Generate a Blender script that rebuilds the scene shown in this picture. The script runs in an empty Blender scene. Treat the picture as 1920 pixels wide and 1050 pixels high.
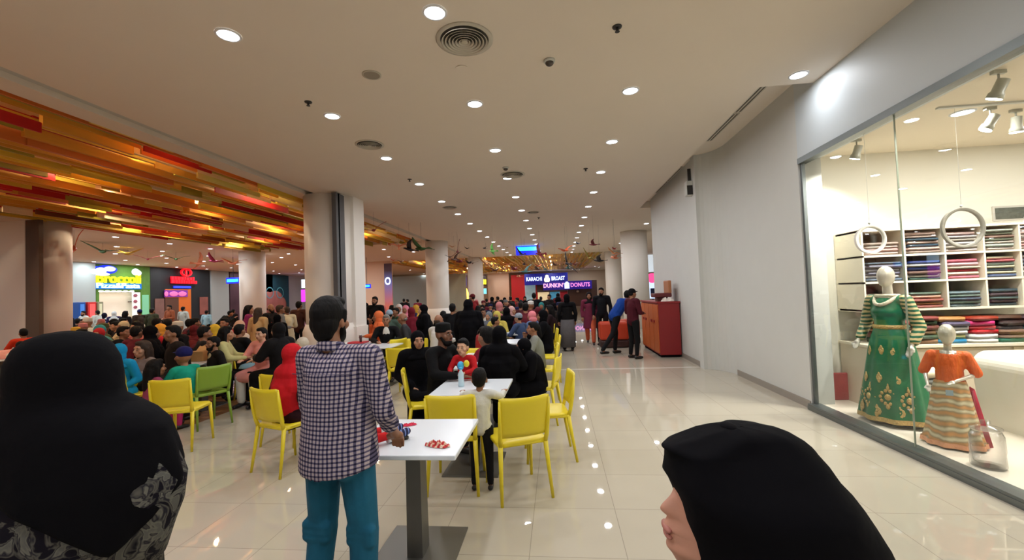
import bpy, math, random
from math import pi, sin, cos, radians as R
from mathutils import Vector, Matrix, Euler
random.seed(7)
COL = bpy.context.scene.collection
H0 = 1.64                      # eye height of the photographer
F, CX, CY = 800.0, 960, 525
def _n(v):
    l = math.sqrt(sum(a*a for a in v)); return tuple(a/l for a in v)
def _d(a, b): return sum(x*y for x, y in zip(a, b))
def _c(a, b): return (a[1]*b[2]-a[2]*b[1], a[2]*b[0]-a[0]*b[2], a[0]*b[1]-a[1]*b[0])
_a = math.atan(.0375); _p = math.atan(25*cos(_a)/F)
AW = _n((-sin(_a)*cos(_p), cos(_a)*cos(_p), sin(_p)))
AY = _n((85, -22, F)); _q = _d(AY, AW); AY = _n(tuple(y-_q*w for y, w in zip(AY, AW)))
AX = _c(AW, AY)
def at(px, py, z=None, y=None, x=None):
    v = (px-CX, -(py-CY), F); r = (_d(v, AX), _d(v, AY), _d(v, AW))
    t = (z-H0)/r[2] if z is not None else (y/r[1] if y is not None else x/r[0])
    return (r[0]*t, r[1]*t, H0+r[2]*t)
def proj(x, y, z):
    v = (x, y, z-H0)
    c = [sum(v[k]*ax[i] for k, ax in enumerate((AX, AY, AW))) for i in range(3)]
    c[2] = c[2] if abs(c[2]) > 1e-3 else 1e-3
    return (CX+F*c[0]/c[2], CY-F*c[1]/c[2], c[2])

# ---------------------------------------------------------------- materials
def lin(c):
    return tuple(((v/255)/12.92 if v/255 <= .04045 else ((v/255+.055)/1.055)**2.4) for v in c)
_M = {}
def mat(name, rgb, rough=.6, metal=0, bump=0, bscale=40, emit=0, ecol=None, var=0, spec=.5, coat=0, stretch=None):
    """rgb 0-255 display colour; var = slight procedural colour variation; bump = noise relief"""
    if name in _M: return _M[name]
    m = bpy.data.materials.new(name); m.use_nodes = True; nt = m.node_tree; b = nt.nodes['Principled BSDF']
    c = lin(rgb)
    b.inputs['Base Color'].default_value = (*c, 1); b.inputs['Roughness'].default_value = rough
    b.inputs['Metallic'].default_value = metal; b.inputs['Specular IOR Level'].default_value = spec
    if coat: b.inputs['Coat Weight'].default_value = coat
    if emit:
        b.inputs['Emission Color'].default_value = (*(lin(ecol) if ecol else c), 1); b.inputs['Emission Strength'].default_value = emit
    if bump or var:
        tc = nt.nodes.new('ShaderNodeTexCoord'); n = nt.nodes.new('ShaderNodeTexNoise'); n.inputs['Scale'].default_value = bscale
        n.inputs['Detail'].default_value = 3
        if stretch:
            mp = nt.nodes.new('ShaderNodeMapping'); mp.inputs['Scale'].default_value = stretch
            nt.links.new(tc.outputs['Object'], mp.inputs[0]); nt.links.new(mp.outputs[0], n.inputs['Vector'])
        else: nt.links.new(tc.outputs['Object'], n.inputs['Vector'])
        if bump:
            bp = nt.nodes.new('ShaderNodeBump'); bp.inputs['Strength'].default_value = bump; bp.inputs['Distance'].default_value = .02
            nt.links.new(n.outputs[0], bp.inputs['Height']); nt.links.new(bp.outputs[0], b.inputs['Normal'])
        if var:
            mx = nt.nodes.new('ShaderNodeMix'); mx.data_type = 'RGBA'
            mx.inputs[6].default_value = (*[v*(1-var) for v in c], 1); mx.inputs[7].default_value = (*[min(1, v*(1+var)) for v in c], 1)
            nt.links.new(n.outputs[0], mx.inputs[0]); nt.links.new(mx.outputs[2], b.inputs['Base Color'])
    _M[name] = m; return m
def nodes_of(m): return m.node_tree.nodes, m.node_tree.links, m.node_tree.nodes['Principled BSDF']

# ---------------------------------------------------------------- mesh building
class MB:
    def __init__(s): s.v = []; s.f = []; s.m = []; s.mi = 0; s.sm = []
    def _add(s, vs, fs, smooth=False):
        o = len(s.v); s.v += [tuple(p) for p in vs]
        for f in fs: s.f.append([i+o for i in f]); s.m.append(s.mi); s.sm.append(smooth)
        return s
    def box(s, x0, x1, y0, y1, z0, z1, rot=0, piv=None):
        vs = [(x, y, z) for z in (z0, z1) for y in (y0, y1) for x in (x0, x1)]
        if rot:
            cx, cy = piv if piv else ((x0+x1)/2, (y0+y1)/2)
            vs = [(cx+(x-cx)*cos(rot)-(y-cy)*sin(rot), cy+(x-cx)*sin(rot)+(y-cy)*cos(rot), z) for x, y, z in vs]
        return s._add(vs, [(0, 2, 3, 1), (4, 5, 7, 6), (0, 1, 5, 4), (2, 6, 7, 3), (0, 4, 6, 2), (1, 3, 7, 5)])
    def loft(s, rings, cap=True, smooth=True, closed=True):
        n = len(rings[0]); vs = [p for r in rings for p in r]; fs = []
        for k in range(len(rings)-1):
            for i in range(n if closed else n-1):
                j = (i+1) % n; fs.append((k*n+i, k*n+j, (k+1)*n+j, (k+1)*n+i))
        s._add(vs, fs, smooth)
        if cap and closed:
            o = len(s.v)-len(vs)
            s.f.append([o+i for i in range(n)][::-1]); s.m.append(s.mi); s.sm.append(False)
            s.f.append([o+(len(rings)-1)*n+i for i in range(n)]); s.m.append(s.mi); s.sm.append(False)
        return s
    def tube(s, pts, rs, n=10, cap=True, squash=None):
        """tube along points; rs radius or list"""
        pts = [Vector(p) for p in pts]
        if not isinstance(rs, (list, tuple)): rs = [rs]*len(pts)
        rings = []; t0 = (pts[1]-pts[0]).normalized()
        u = t0.cross(Vector((0, 0, 1)) if abs(t0.z) < .95 else Vector((0, 1, 0))).normalized()
        for k, p in enumerate(pts):
            t = (pts[min(k+1, len(pts)-1)]-pts[max(k-1, 0)]).normalized()
            u = (u-t*u.dot(t)).normalized(); w = t.cross(u)
            rings.append([p+(u*cos(2*pi*i/n)+w*sin(2*pi*i/n)*(squash or 1))*rs[k] for i in range(n)])
        return s.loft(rings, cap)
    def cyl(s, x, y, z0, z1, r, r1=None, n=24):
        r1 = r if r1 is None else r1
        return s.loft([[(x+q*cos(2*pi*i/n), y+q*sin(2*pi*i/n), z) for i in range(n)] for z, q in ((z0, r), (z1, r1))])
    def lathe(s, prof, c=(0, 0, 0), n=24, cap=True):
        return s.loft([[(c[0]+r*cos(2*pi*i/n), c[1]+r*sin(2*pi*i/n), c[2]+z) for i in range(n)] for r, z in prof], cap)
    def ell(s, c, r, rot=(0, 0, 0), nu=14, nv=9):
        e = Euler(rot).to_matrix(); c = Vector(c); rings = []
        if not isinstance(r, (list, tuple)): r = (r, r, r)
        for k in range(nv+1):
            a = -pi/2+pi*(k+.001 if k == 0 else (k-.001 if k == nv else k))/nv
            rings.append([c+e@Vector((r[0]*cos(a)*cos(2*pi*i/nu), r[1]*cos(a)*sin(2*pi*i/nu), r[2]*sin(a))) for i in range(nu)])
        return s.loft(rings)
    def cap(s, p0, p1, r0, r1=None, n=10):
        """capsule with round ends"""
        r1 = r0 if r1 is None else r1; p0 = Vector(p0); p1 = Vector(p1); t = (p1-p0)
        if t.length < 1e-5: return s.ell(p0, r0)
        t.normalize(); pts = []; rs = []
        for a in (-88, -60, -30, 0): pts.append(p0+t*r0*sin(R(a))); rs.append(max(r0*cos(R(a)), 1e-4))
        for a in (0, 30, 60, 88): pts.append(p1+t*r1*sin(R(a))); rs.append(max(r1*cos(R(a)), 1e-4))
        u = t.cross(Vector((0, 0, 1)) if abs(t.z) < .95 else Vector((0, 1, 0))).normalized(); w = t.cross(u)
        return s.loft([[p+(u*cos(2*pi*i/n)+w*sin(2*pi*i/n))*q for i in range(n)] for p, q in zip(pts, rs)])
    def prism(s, poly, z0, z1):
        return s.loft([[(x, y, z) for x, y in poly] for z in (z0, z1)], smooth=False)
    def wall_poly(s, poly, f, d):
        """poly in (a,b) mapped by f(a,b,depth)->xyz, extruded by d"""
        return s.loft([[f(a, b, q) for a, b in poly] for q in (0, d)], smooth=False)
    def mesh(s, name='m'):
        me = bpy.data.meshes.new(name); me.from_pydata(s.v, [], s.f); me.update()
        for p, i, q in zip(me.polygons, s.m, s.sm): p.material_index = i; p.use_smooth = q
        bm_fix(me); return me
import bmesh
def bm_fix(me):
    bm = bmesh.new(); bm.from_mesh(me); bmesh.ops.recalc_face_normals(bm, faces=bm.faces); bm.to_mesh(me); bm.free()
def obj(name, mb, m, parent=None, loc=None, rot=None, bevel=0, seg=2):
    me = mb.mesh(name) if isinstance(mb, MB) else mb
    o = bpy.data.objects.new(name, me); COL.objects.link(o)
    ms = m if isinstance(m, (list, tuple)) else [m]
    if not me.materials:
        for x in ms: me.materials.append(x)
    for i, x in enumerate(ms):
        if i < len(o.material_slots) and me.materials[i] != x: o.material_slots[i].link = 'OBJECT'; o.material_slots[i].material = x
    if parent: o.parent = parent
    if loc is not None: o.location = loc
    if rot is not None: o.rotation_euler = rot if isinstance(rot, (tuple, list)) else (0, 0, rot)
    if bevel:
        b = o.modifiers.new('bevel', 'BEVEL'); b.width = bevel; b.segments = seg; b.limit_method = 'ANGLE'; b.angle_limit = R(35)
    return o
def tag(o, label, cat, group=None, kind=None):
    o['label'] = label; o['category'] = cat
    if group: o['group'] = group
    if kind: o['kind'] = kind
    return o
def thing(name, label, cat, loc=(0, 0, 0), rotz=0, group=None, scale=1):
    o = bpy.data.objects.new(name, None); COL.objects.link(o); o.empty_display_size = .1
    o.location = loc; o.rotation_euler = (0, 0, rotz); o.scale = (scale,)*3
    return tag(o, label, cat, group)
def struct(name, mb, m, label=None, bevel=0, parent=None):
    o = obj(name, mb, m, parent, bevel=bevel); o['kind'] = 'structure'
    if label: o['label'] = label
    return o
def dup(root, loc, rotz=0, label=None, group=None, scale=None, remat=None):
    def cp(o, par):
        c = o.copy(); COL.objects.link(c)
        if par: c.parent = par
        for ch in o.children: cp(ch, c)
        return c
    r = cp(root, None); r.location = loc; r.rotation_euler = (0, 0, rotz)
    if label: r['label'] = label
    if group: r['group'] = group
    if scale: r.scale = (scale,)*3 if not isinstance(scale, (tuple, list)) else scale
    if remat:
        for c in [r]+list(r.children_recursive):
            if c.type == 'MESH' and c.name.split('.')[0] in remat:
                c.material_slots[0].link = 'OBJECT'; c.material_slots[0].material = remat[c.name.split('.')[0]]
    return r
def fuse(mb, voxel, smooth=3, factor=.5, cut=None):
    """merge overlapping solids into one continuous skin"""
    me = mb.mesh('tmp'); o = bpy.data.objects.new('tmp', me); COL.objects.link(o)
    r = o.modifiers.new('r', 'REMESH'); r.mode = 'VOXEL'; r.voxel_size = voxel; r.use_smooth_shade = True
    if smooth:
        q = o.modifiers.new('s', 'SMOOTH'); q.factor = factor; q.iterations = smooth
    dg = bpy.context.evaluated_depsgraph_get(); dg.update()
    out = bpy.data.meshes.new_from_object(o.evaluated_get(dg)); bpy.data.objects.remove(o)
    out.materials.clear()
    if cut:
        bm = bmesh.new(); bm.from_mesh(out)
        bmesh.ops.delete(bm, geom=[v for v in bm.verts if cut(v.co)], context='VERTS'); bm.to_mesh(out); bm.free()
    for p in out.polygons: p.use_smooth = True
    return out
def text_mesh(s, size, extrude=.01, bold=.0, align='CENTER', sx=1):
    cu = bpy.data.curves.new('t', 'FONT'); cu.body = s; cu.size = size; cu.extrude = extrude; cu.offset = bold
    cu.align_x = align; cu.align_y = 'CENTER'; cu.resolution_u = 3
    o = bpy.data.objects.new('t', cu); COL.objects.link(o); dg = bpy.context.evaluated_depsgraph_get(); dg.update()
    me = bpy.data.meshes.new_from_object(o.evaluated_get(dg)); bpy.data.objects.remove(o)
    me.materials.clear()
    for v in me.vertices: v.co.x *= sx
    return me
# common materials
M_WHITE = mat('wall paint', (203, 204, 200), .75, var=.03, bscale=3)
M_CEIL = mat('ceiling paint', (226, 214, 200), .9, var=.02, bscale=2)
M_SHOPW = mat('shop wall paint', (236, 232, 220), .7)
M_YEL = mat('yellow plastic', (226, 204, 38), .38, bump=.04, bscale=30)
M_GRN = mat('green plastic', (128, 160, 52), .38, bump=.04, bscale=30)
M_TOP = mat('white laminate', (226, 232, 238), .22, spec=.5)
M_STEEL = mat('brushed dark steel', (118, 116, 112), .42, metal=.7, bump=.05, bscale=180, stretch=(1, 1, .05))
M_DARK = mat('dark metal', (60, 58, 56), .5, metal=.4)
M_BLACK = mat('black cloth', (9, 8, 12), .95, bump=.3, bscale=12, spec=.12)
EXPO = -0.1
P_DOWN = 16.5
P_WARM = 55.0
P_SHOP = 29.0
# ================================================================ camera
cam = bpy.data.cameras.new('camera'); co = bpy.data.objects.new('camera', cam); COL.objects.link(co)
cam.sensor_fit = 'HORIZONTAL'; cam.sensor_width = 36; cam.lens = F/1920*36; cam.clip_start = .05; cam.clip_end = 200
mw = Matrix(((AX[0], AX[1], -AX[2]), (AY[0], AY[1], -AY[2]), (AW[0], AW[1], -AW[2])))
co.matrix_world = Matrix.Translation((0, 0, H0)) @ mw.to_4x4()
sc = bpy.context.scene; sc.camera = co
sc.view_settings.view_transform = 'Standard'; sc.view_settings.look = 'None'; sc.view_settings.gamma = 1; sc.view_settings.exposure = EXPO
sc.view_settings.use_curve_mapping = False
w = bpy.data.worlds.new('world'); sc.world = w; w.use_nodes = True
w.node_tree.nodes['Background'].inputs[0].default_value = (.5, .5, .52, 1); w.node_tree.nodes['Background'].inputs[1].default_value = .05
sc.cycles.use_denoising = True; sc.cycles.max_bounces = 6; sc.cycles.diffuse_bounces = 4; sc.cycles.glossy_bounces = 3
sc.cycles.transmission_bounces = 4; sc.cycles.transparent_max_bounces = 6; sc.cycles.sample_clamp_indirect = 4
sc.cycles.caustics_reflective = False; sc.cycles.caustics_refractive = False
sc.cycles.use_adaptive_sampling = True; sc.cycles.adaptive_threshold = .045

# ================================================================ floor
CEIL = 4.07
def tile_mat(name, c1, c2, mortar, w, h, rough, var, scale=.35, off=0, bump=0):
    m = mat(name, c1, rough); N, L, b = nodes_of(m)
    tc = N.new('ShaderNodeTexCoord'); br = N.new('ShaderNodeTexBrick'); br.offset = off; br.squash = 1
    mp = N.new('ShaderNodeMapping'); mp.inputs['Location'].default_value = (.24, .3, 0)
    L.new(tc.outputs['Object'], mp.inputs[0]); L.new(mp.outputs[0], br.inputs['Vector'])
    br.inputs['Scale'].default_value = 1; br.inputs['Brick Width'].default_value = w; br.inputs['Row Height'].default_value = h
    br.inputs['Mortar Size'].default_value = .0022; br.inputs['Mortar Smooth'].default_value = .1; br.inputs['Bias'].default_value = 0
    br.inputs['Color1'].default_value = (*lin(c1), 1); br.inputs['Color2'].default_value = (*lin(c2), 1); br.inputs['Mortar'].default_value = (*lin(mortar), 1)
    n = N.new('ShaderNodeTexNoise'); n.inputs['Scale'].default_value = scale; n.inputs['Detail'].default_value = 6
    L.new(tc.outputs['Object'], n.inputs['Vector'])
    mx = N.new('ShaderNodeMix'); mx.data_type = 'RGBA'; mx.blend_type = 'MULTIPLY'; mx.inputs[0].default_value = var
    L.new(br.outputs['Color'], mx.inputs[6]); L.new(n.outputs[0], mx.inputs[7]); L.new(mx.outputs[2], b.inputs['Base Color'])
    return m
M_FLOOR = tile_mat('polished beige tile', (200, 191, 173), (195, 186, 168), (158, 150, 136), .6, .6, .022, .16)
M_WOOD = tile_mat('brown polished tile', (170, 122, 84), (150, 104, 70), (96, 66, 44), .9, .15, .26, .25, 1.5, .5)
FX = -5.05
struct('floor', MB().box(FX, 12, -4, 52, -.1, 0), M_FLOOR, 'polished beige tiles of the walkway')
struct('floor_left', MB().box(-25, FX, -4, 52, -.1, 0), M_WOOD, 'brown polished floor of the seating area')
# pale threshold line crossing the walkway
struct('trim_1', MB().box(-1.5, 2.8, 9.02, 9.12, -.02, .0015), mat('pale marble strip', (222, 216, 204), .12))

# ================================================================ ceiling
S1 = (-13.9, -5.95, -2.5, 18.5); S2 = (-11.7, 3.0, 27.6, 47.0); RC = (2.58, 3.40, 5.5, 13.2); GR = (-5.62, -5.38, -3.5, 27)
holes = [S1, S2, RC, GR]
def grid_panel(x0, x1, y0, y1, z0, z1, hs, m):
    xs = sorted({x0, x1, *[h[0] for h in hs], *[h[1] for h in hs]}); ys = sorted({y0, y1, *[h[2] for h in hs], *[h[3] for h in hs]})
    for a, b in zip(ys, ys[1:]):
        run = None
        for c, d in list(zip(xs, xs[1:]))+[(None, None)]:
            solid = c is not None and not any(h[0]-.001 <= c and d <= h[1]+.001 and h[2]-.001 <= a and b <= h[3]+.001 for h in hs)
            if solid: run = (run[0], d) if run else (c, d)
            elif run: m.box(run[0], run[1], a, b, z0, z1); run = None
    return m
struct('ceiling', grid_panel(-25, 12, -4, 52, CEIL, CEIL+.5, holes, MB()), M_CEIL, 'flat off-white plaster ceiling')
struct('ceiling_groove', MB().box(*GR[:2], GR[2], GR[3], CEIL+.07, CEIL+.2), mat('ceiling groove paint', (196, 196, 190), .9))
struct('ceiling_recess', MB().box(RC[0], RC[1]+.3, RC[2], RC[3], CEIL+.2, CEIL+.4), M_CEIL)
M_VOID = mat('warm ceiling void', (236, 214, 180), .9)
struct('ceiling_void', MB().box(S1[0], S1[1], S1[2], S1[3], CEIL+.5, CEIL+.6), M_VOID)
struct('ceiling_void_far', MB().box(S2[0], S2[1], S2[2], S2[3], CEIL+.5, CEIL+.6), M_VOID)
# slats
slat_cols = [((180, 34, 32), 4), ((160, 146, 52), 6), ((214, 154, 56), 6), ((228, 190, 70), 4), ((240, 220, 180), 3), ((200, 112, 50), 4), ((126, 66, 34), 1), ((216, 200, 110), 2)]
SM = [mat('slat lacquer %d' % i, c, .45, spec=.3, var=.12, bscale=6, stretch=(4, .4, 4)) for i, (c, k) in enumerate(slat_cols)]
def slats(S, zc, pitch, gold=False, seed=1):
    rnd = random.Random(seed); mb = MB(); pool = [i for i, (c, k) in enumerate(slat_cols) for _ in range(k)]
    if gold: pool = [2, 2, 3, 2, 1, 3, 7]
    x = S[0]+.06
    while x < S[1]-.02:
        y = S[2]+.02; row = rnd.choice(pool)
        while y < S[3]-.05:
            l = rnd.uniform(.5, 3.4); e = min(y+l, S[3]-.02); z = zc+rnd.choice((-.1, -.04, 0, .03, .08)); h = rnd.choice((.1, .14, .18))
            mb.mi = row if rnd.random() < .45 else rnd.choice(pool)
            t = rnd.choice((.02, .035, .06))
            mb.box(x-t/2, x+t/2, y, e, z, z+h); y = e
        x += pitch
    return mb
tag(obj('slatted_ceiling_panel', slats(S1, CEIL+.02, .17, seed=3), SM), 'large red, olive and gold slatted wooden ceiling panel over the brown seating area', 'ceiling panel')
tag(obj('slatted_ceiling_panel', slats(S2, CEIL+.02, .3, True, 4), SM), 'far golden slatted wooden ceiling panel in front of the food counters', 'ceiling panel')

# ================================================================ walls
struct('wall_left', MB().box(-25.2, -25, -4, 52, 0, 5), M_WHITE)
struct('wall_back', MB().box(-25.2, 12.2, 52, 52.2, 0, 5), mat('far wall paint', (226, 204, 180), .8))
struct('wall_far_right', MB().box(12, 12.2, 13, 52, 0, 5), M_WHITE)
struct('wall_behind', MB().box(-25.2, 12.2, -4.2, -4, 0, 5), M_WHITE)
GX = 3.21
mb = MB()   # right wall past the shop front, rounded bulge, and farther stretch
mb.box(GX, GX+.28, 5.93, 8.2, 0, CEIL+.3)
arc = []
for i in range(9):
    a = -pi/2*i/8; arc.append((3.22-.40*sin(-a)*1.0, 8.55-.0+.0))
poly = [(3.49, 8.2), (3.21, 8.2)]
for i in range(1, 10):
    a = pi/2*i/9; poly.append((3.21-.39*(1-cos(a)), 8.2+.62*sin(a)))
poly += [(2.82, 9.05), (3.49, 9.05)]
mb.prism(poly, 0, CEIL+.3)
struct('wall_right', mb, M_WHITE, 'off-white wall between the dress shop and the red cabinet')
struct('wall_right_far', MB().box(2.86, 3.14, 9.05, 12.75, 0, CEIL+.3), M_WHITE)
struct('wall_right_return', MB().box(2.86, 12, 12.75, 13, 0, CEIL+.3), M_WHITE)
struct('baseboard_right', MB().box(GX-.012, GX, 5.95, 8.2, 0, .1), mat('grey skirting', (150, 143, 134), .5))
struct('baseboard_right_far', MB().box(2.86-.014, 2.86, 9.06, 12.75, 0, .1), mat('grey skirting', (150, 143, 134), .5))
# dark vertical joint
struct('trim_2', MB().box(2.835, 2.858, 9.03, 9.075, 0, 3.55), M_DARK)
# bulkhead above the shop window
struct('wall_shop_front', MB().box(GX, GX+.28, -4, 5.93, 3.26, CEIL+.3), mat('blue grey bulkhead paint', (196, 204, 208), .55))
# shop frame, glass
struct('window_1', MB().box(GX-.01, GX+.10, -4, 5.93, 3.19, 3.262).box(GX-.05, GX+.10, -4, 5.93, 0, .075).box(GX-.055, GX-.03, -4, 5.93, .0, .05).box(GX+.02, GX+.06, 5.885, 5.93, .07, 3.2),
       mat('shop frame aluminium', (112, 118, 118), .35, metal=.6), 'aluminium frame of the dress shop window')
gm = bpy.data.materials.new('shop glass'); gm.use_nodes = True; nt = gm.node_tree; nt.nodes.clear()
o_ = nt.nodes.new('ShaderNodeOutputMaterial'); mx = nt.nodes.new('ShaderNodeMixShader'); lw = nt.nodes.new('ShaderNodeLayerWeight'); lw.inputs[0].default_value = .5; pw = nt.nodes.new('ShaderNodeMath'); pw.operation = 'POWER'; pw.inputs[1].default_value = 4.5; fr = nt.nodes.new('ShaderNodeMath'); fr.operation = 'MULTIPLY_ADD'; fr.inputs[1].default_value = .8; fr.inputs[2].default_value = .035
nt.links.new(lw.outputs['Facing'], pw.inputs[0]); nt.links.new(pw.outputs[0], fr.inputs[0])
tr = nt.nodes.new('ShaderNodeBsdfTransparent'); tr.inputs[0].default_value = (.95, .97, .96, 1); gl = nt.nodes.new('ShaderNodeBsdfGlossy'); gl.inputs['Roughness'].default_value = .0
nt.links.new(fr.outputs[0], mx.inputs[0]); nt.links.new(tr.outputs[0], mx.inputs[1]); nt.links.new(gl.outputs[0], mx.inputs[2]); nt.links.new(mx.outputs[0], o_.inputs[0])
seam = at(1677, 350, x=GX)[1]
gp = struct('window_2', MB().box(GX+.03, GX+.04, seam+.004, 5.9, .06, 3.2), gm, 'left glass pane of the dress shop')
gp = struct('window_3', MB().box(GX+.03, GX+.04, seam-2.6, seam-.004, .06, 3.2), gm, 'right glass pane of the dress shop')
gp = struct('window_4', MB().box(GX+.03, GX+.04, -4, seam-2.608, .06, 3.2), gm, 'near glass pane of the dress shop')
struct('trim_3', MB().box(GX+.028, GX+.042, seam-.003, seam+.003, .06, 3.2), mat('glass edge', (150, 158, 140), .3))
# shop shell
SC = 3.36
struct('floor_shop', MB().box(GX+.1, 9, -4, 6.4, .0, .06), mat('shop floor', (232, 222, 206), .25))
struct('wall_shop_back', MB().box(GX+.28, 9, 6.25, 6.4, .06, SC), M_SHOPW)
struct('wall_shop_right', MB().box(9, 9.15, -4, 6.4, .06, SC), M_SHOPW)
struct('ceiling_shop', MB().box(GX+.12, 9, -4, 6.4, SC, SC+.1), mat('shop ceiling paint', (232, 220, 200), .8))

# columns
def column(x, y, r, n='column', skirt=True):
    mb = MB().cyl(x, y, 0, CEIL, r, n=40)
    if skirt:
        mb.lathe([(r+.075, 0), (r+.075, .93), (r+.06, .97), (r+.005, 1.1)], (x, y, 0), 40)
    o = struct('wall_column', mb, mat('column paint', (240, 234, 226), .7), None); return o
column(-5.33, 9.6, .55)
mb = MB().box(-5.05, -4.70, 9.55, 10.1, 0, CEIL).box(-5.1, -4.66, 9.5, 10.1, 0, 1.0)
struct('wall_column_return', mb, mat('column paint', (240, 234, 226), .7))
struct('trim_4', MB().box(-4.93, -4.83, 9.0, 9.16, .0, CEIL-.03).box(-4.93, -4.83, 9.1, 9.6, .0, CEIL-.03), mat('grey column strip', (92, 92, 94), .6, bump=.2, bscale=60))
column(-5.3, 18.6, .50); column(-5.3, 27.6, .5, skirt=False); column(-14.4, 18.9, .55, skirt=False); column(3.32, 18.6, .55, skirt=False); column(3.6, 27.6, .52, skirt=False)
mb = MB().box(-17.5, -14.05, 9.9, 10.9, 0, CEIL)
mb.lathe([(.5, 0), (.5, CEIL)], (-14.05-.0, 10.4, 0), 32)
struct('wall_column_left', mb, mat('column paint', (240, 234, 226), .7))
# grey corner strip on that column
p = at(53, 500, y=9.86); q = at(78, 500, y=9.86)
struct('trim_5', MB().box(p[0], q[0], 9.80, 9.9, 0, CEIL-.02), mat('brown grey column strip', (96, 80, 70), .7, bump=.2, bscale=60))
column(-12.6, 27.8, .45, skirt=False)

# ================================================================ lights
def area(name, loc, r, power, col=(1, .97, .93), rot=(0, 0, 0), shape='DISK', sy=None, spread=pi):
    l = bpy.data.lights.new(name, 'AREA'); l.shape = shape; l.size = r; l.energy = power; l.color = col; l.spread = spread
    if sy: l.size_y = sy
    o = bpy.data.objects.new(name, l); COL.objects.link(o); o.location = loc; o.rotation_euler = rot; return o
M_LED = mat('downlight diffuser', (255, 255, 255), .4, emit=14, ecol=(236, 244, 255))
M_RIM = mat('downlight rim', (235, 236, 240), .35)
def make_down():
    t = thing('downlight', 'x', 'ceiling light')
    obj('rim', MB().loft([[(r*cos(2*pi*i/20), r*sin(2*pi*i/20), z) for i in range(20)] for r, z in ((.105, 0), (.105, -.008), (.088, -.012), (.086, -.004))], cap=False), M_RIM, t)
    obj('diffuser', MB().cyl(0, 0, -.006, -.002, .086, n=20), M_LED, t)
    return t
d0 = make_down(); first = [True]
def downlight(x, y, label, grp, z=CEIL, power=P_DOWN, col=(.96, .97, 1)):
    if first[0]: o = d0; first[0] = False; o.location = (x, y, z-.001); o['label'] = label; o['group'] = grp
    else: o = dup(d0, (x, y, z-.001), 0, label, grp)
    if power: area('lamp', (x, y, z-.016), .15, power, col)
    return o
ORD = ['first', 'second', 'third', 'fourth', 'fifth', 'sixth', 'seventh', 'eighth', 'ninth', 'tenth', 'eleventh', 'twelfth', 'thirteenth', 'fourteenth', 'fifteenth', 'sixteenth', 'seventeenth']
rows = [(-2.86, 'in the row beside the slatted panel'), (-.947, 'in the middle row of the walkway'), (.99, 'in the row right of the walkway middle'), ]
for x, nm in rows:
    k = 0
    for j in range(-3, 14):
        y = 3.5+1.79*j
        if x > .5 and j == 0: continue
        vis = j >= 0
        downlight(x, y, 'round ceiling downlight, %s nearest %s' % (ORD[k], nm) if vis else 'round ceiling downlight behind the viewer', 'ceiling downlights of the walkway')
        if vis: k += 1
for k, (x, y) in enumerate([(2.906, 5.25), (3.425, 16.39), (3.41, 22.9), (3.4, 19.6), (6.2, 16.4), (6.2, 22.9), (9, 20), (9, 26), (5.2, 30), (8, 34), (8.5, 42)]):
    downlight(x, y, power=P_DOWN*(.45 if k == 0 else 1), label=['round ceiling downlight next to the shop bulkhead', 'round ceiling downlight near the round right column'][k] if k < 2 else 'round ceiling downlight in the side hall, %s nearest' % ORD[k-2], grp='ceiling downlights at the right side')
k = 0
for i, x in enumerate((-14.9, -17.2, -19.5, -21.8, -23.6)):
    for j, y in enumerate((2, 6, 10, 13.0, 15.05, 17, 19.5, 21.8, 24.3, 26.6, 30.9, 34.2)):
        if j < 3 and i % 2: continue
        vis = y > 12.5
        downlight(x, y, ('left counter ceiling downlight, %s line from the wall, %s nearest' % (ORD[4-i], ORD[j-3]) if vis else 'ceiling downlight beyond the slatted panel, %s line from the wall, %s nearest' % (ORD[4-i], ORD[j])), 'ceiling downlights over the left counters', power=P_DOWN*1.7, col=(.9, .97, 1))
for i, (x, y) in enumerate([(-13.48, 20.3), (-11, 20.4), (-8.5, 20.4), (-12.2, 24.2), (-9.8, 24.2), (-7.4, 24.3), (-11, 22.3), (-7.6, 22.2), (-17, 40), (-14, 44), (-20, 42), (-13, 37), (-16, 33)]):
    downlight(x, y, 'round ceiling downlight between the two slatted panels, %s' % ORD[i], 'ceiling downlights between the slatted panels', power=P_DOWN*1.4)
for i, (x, y) in enumerate([(-3.8, 48), (-.6, 48), (1.8, 48.5), (4.5, 46), (-8.6, 48.2), (-6.4, 48.6), (3.9, 44), (2.6, 49.6)]):
    downlight(x, y, 'small round ceiling downlight in front of the far counters, %s' % ORD[i], 'ceiling downlights at the far counters', power=P_DOWN*2)
# warm spots inside the slatted panels
M_WARMBULB = mat('warm spot bulb', (255, 220, 170), .4, emit=30, ecol=(255, 214, 160))
b0 = None
for i, x in enumerate((-6.9, -9.0, -11.1, -13.0)):
    for j, y in enumerate((.5, 3.5, 6.5, 9.5, 12.5, 15.5)):
        yy = y+(.8 if i % 2 else 0); z = CEIL+.42
        if math.hypot(x+14.05, yy-10.4) < 1.9 or math.hypot(x+5.33, yy-9.6) < 1.2: yy += 1.6
        if b0 is None:
            b0 = obj('spot_lamp', MB().cyl(0, 0, -.1, 0, .05, .04).ell((0, 0, -.1), (.045, .045, .03)), [M_WARMBULB]); tag(b0, 'x', 'spot lamp', 'warm spots above the slats'); o = b0
        else: o = b0.copy(); COL.objects.link(o)
        o.location = (x, yy, z+.06); o['label'] = 'small warm spot lamp above the slats, %s row from the walkway, %s nearest' % (ORD[i], ORD[j])
        area('lamp', (x, yy, z-.06), .12, P_WARM, (1, .78, .52))
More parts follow.
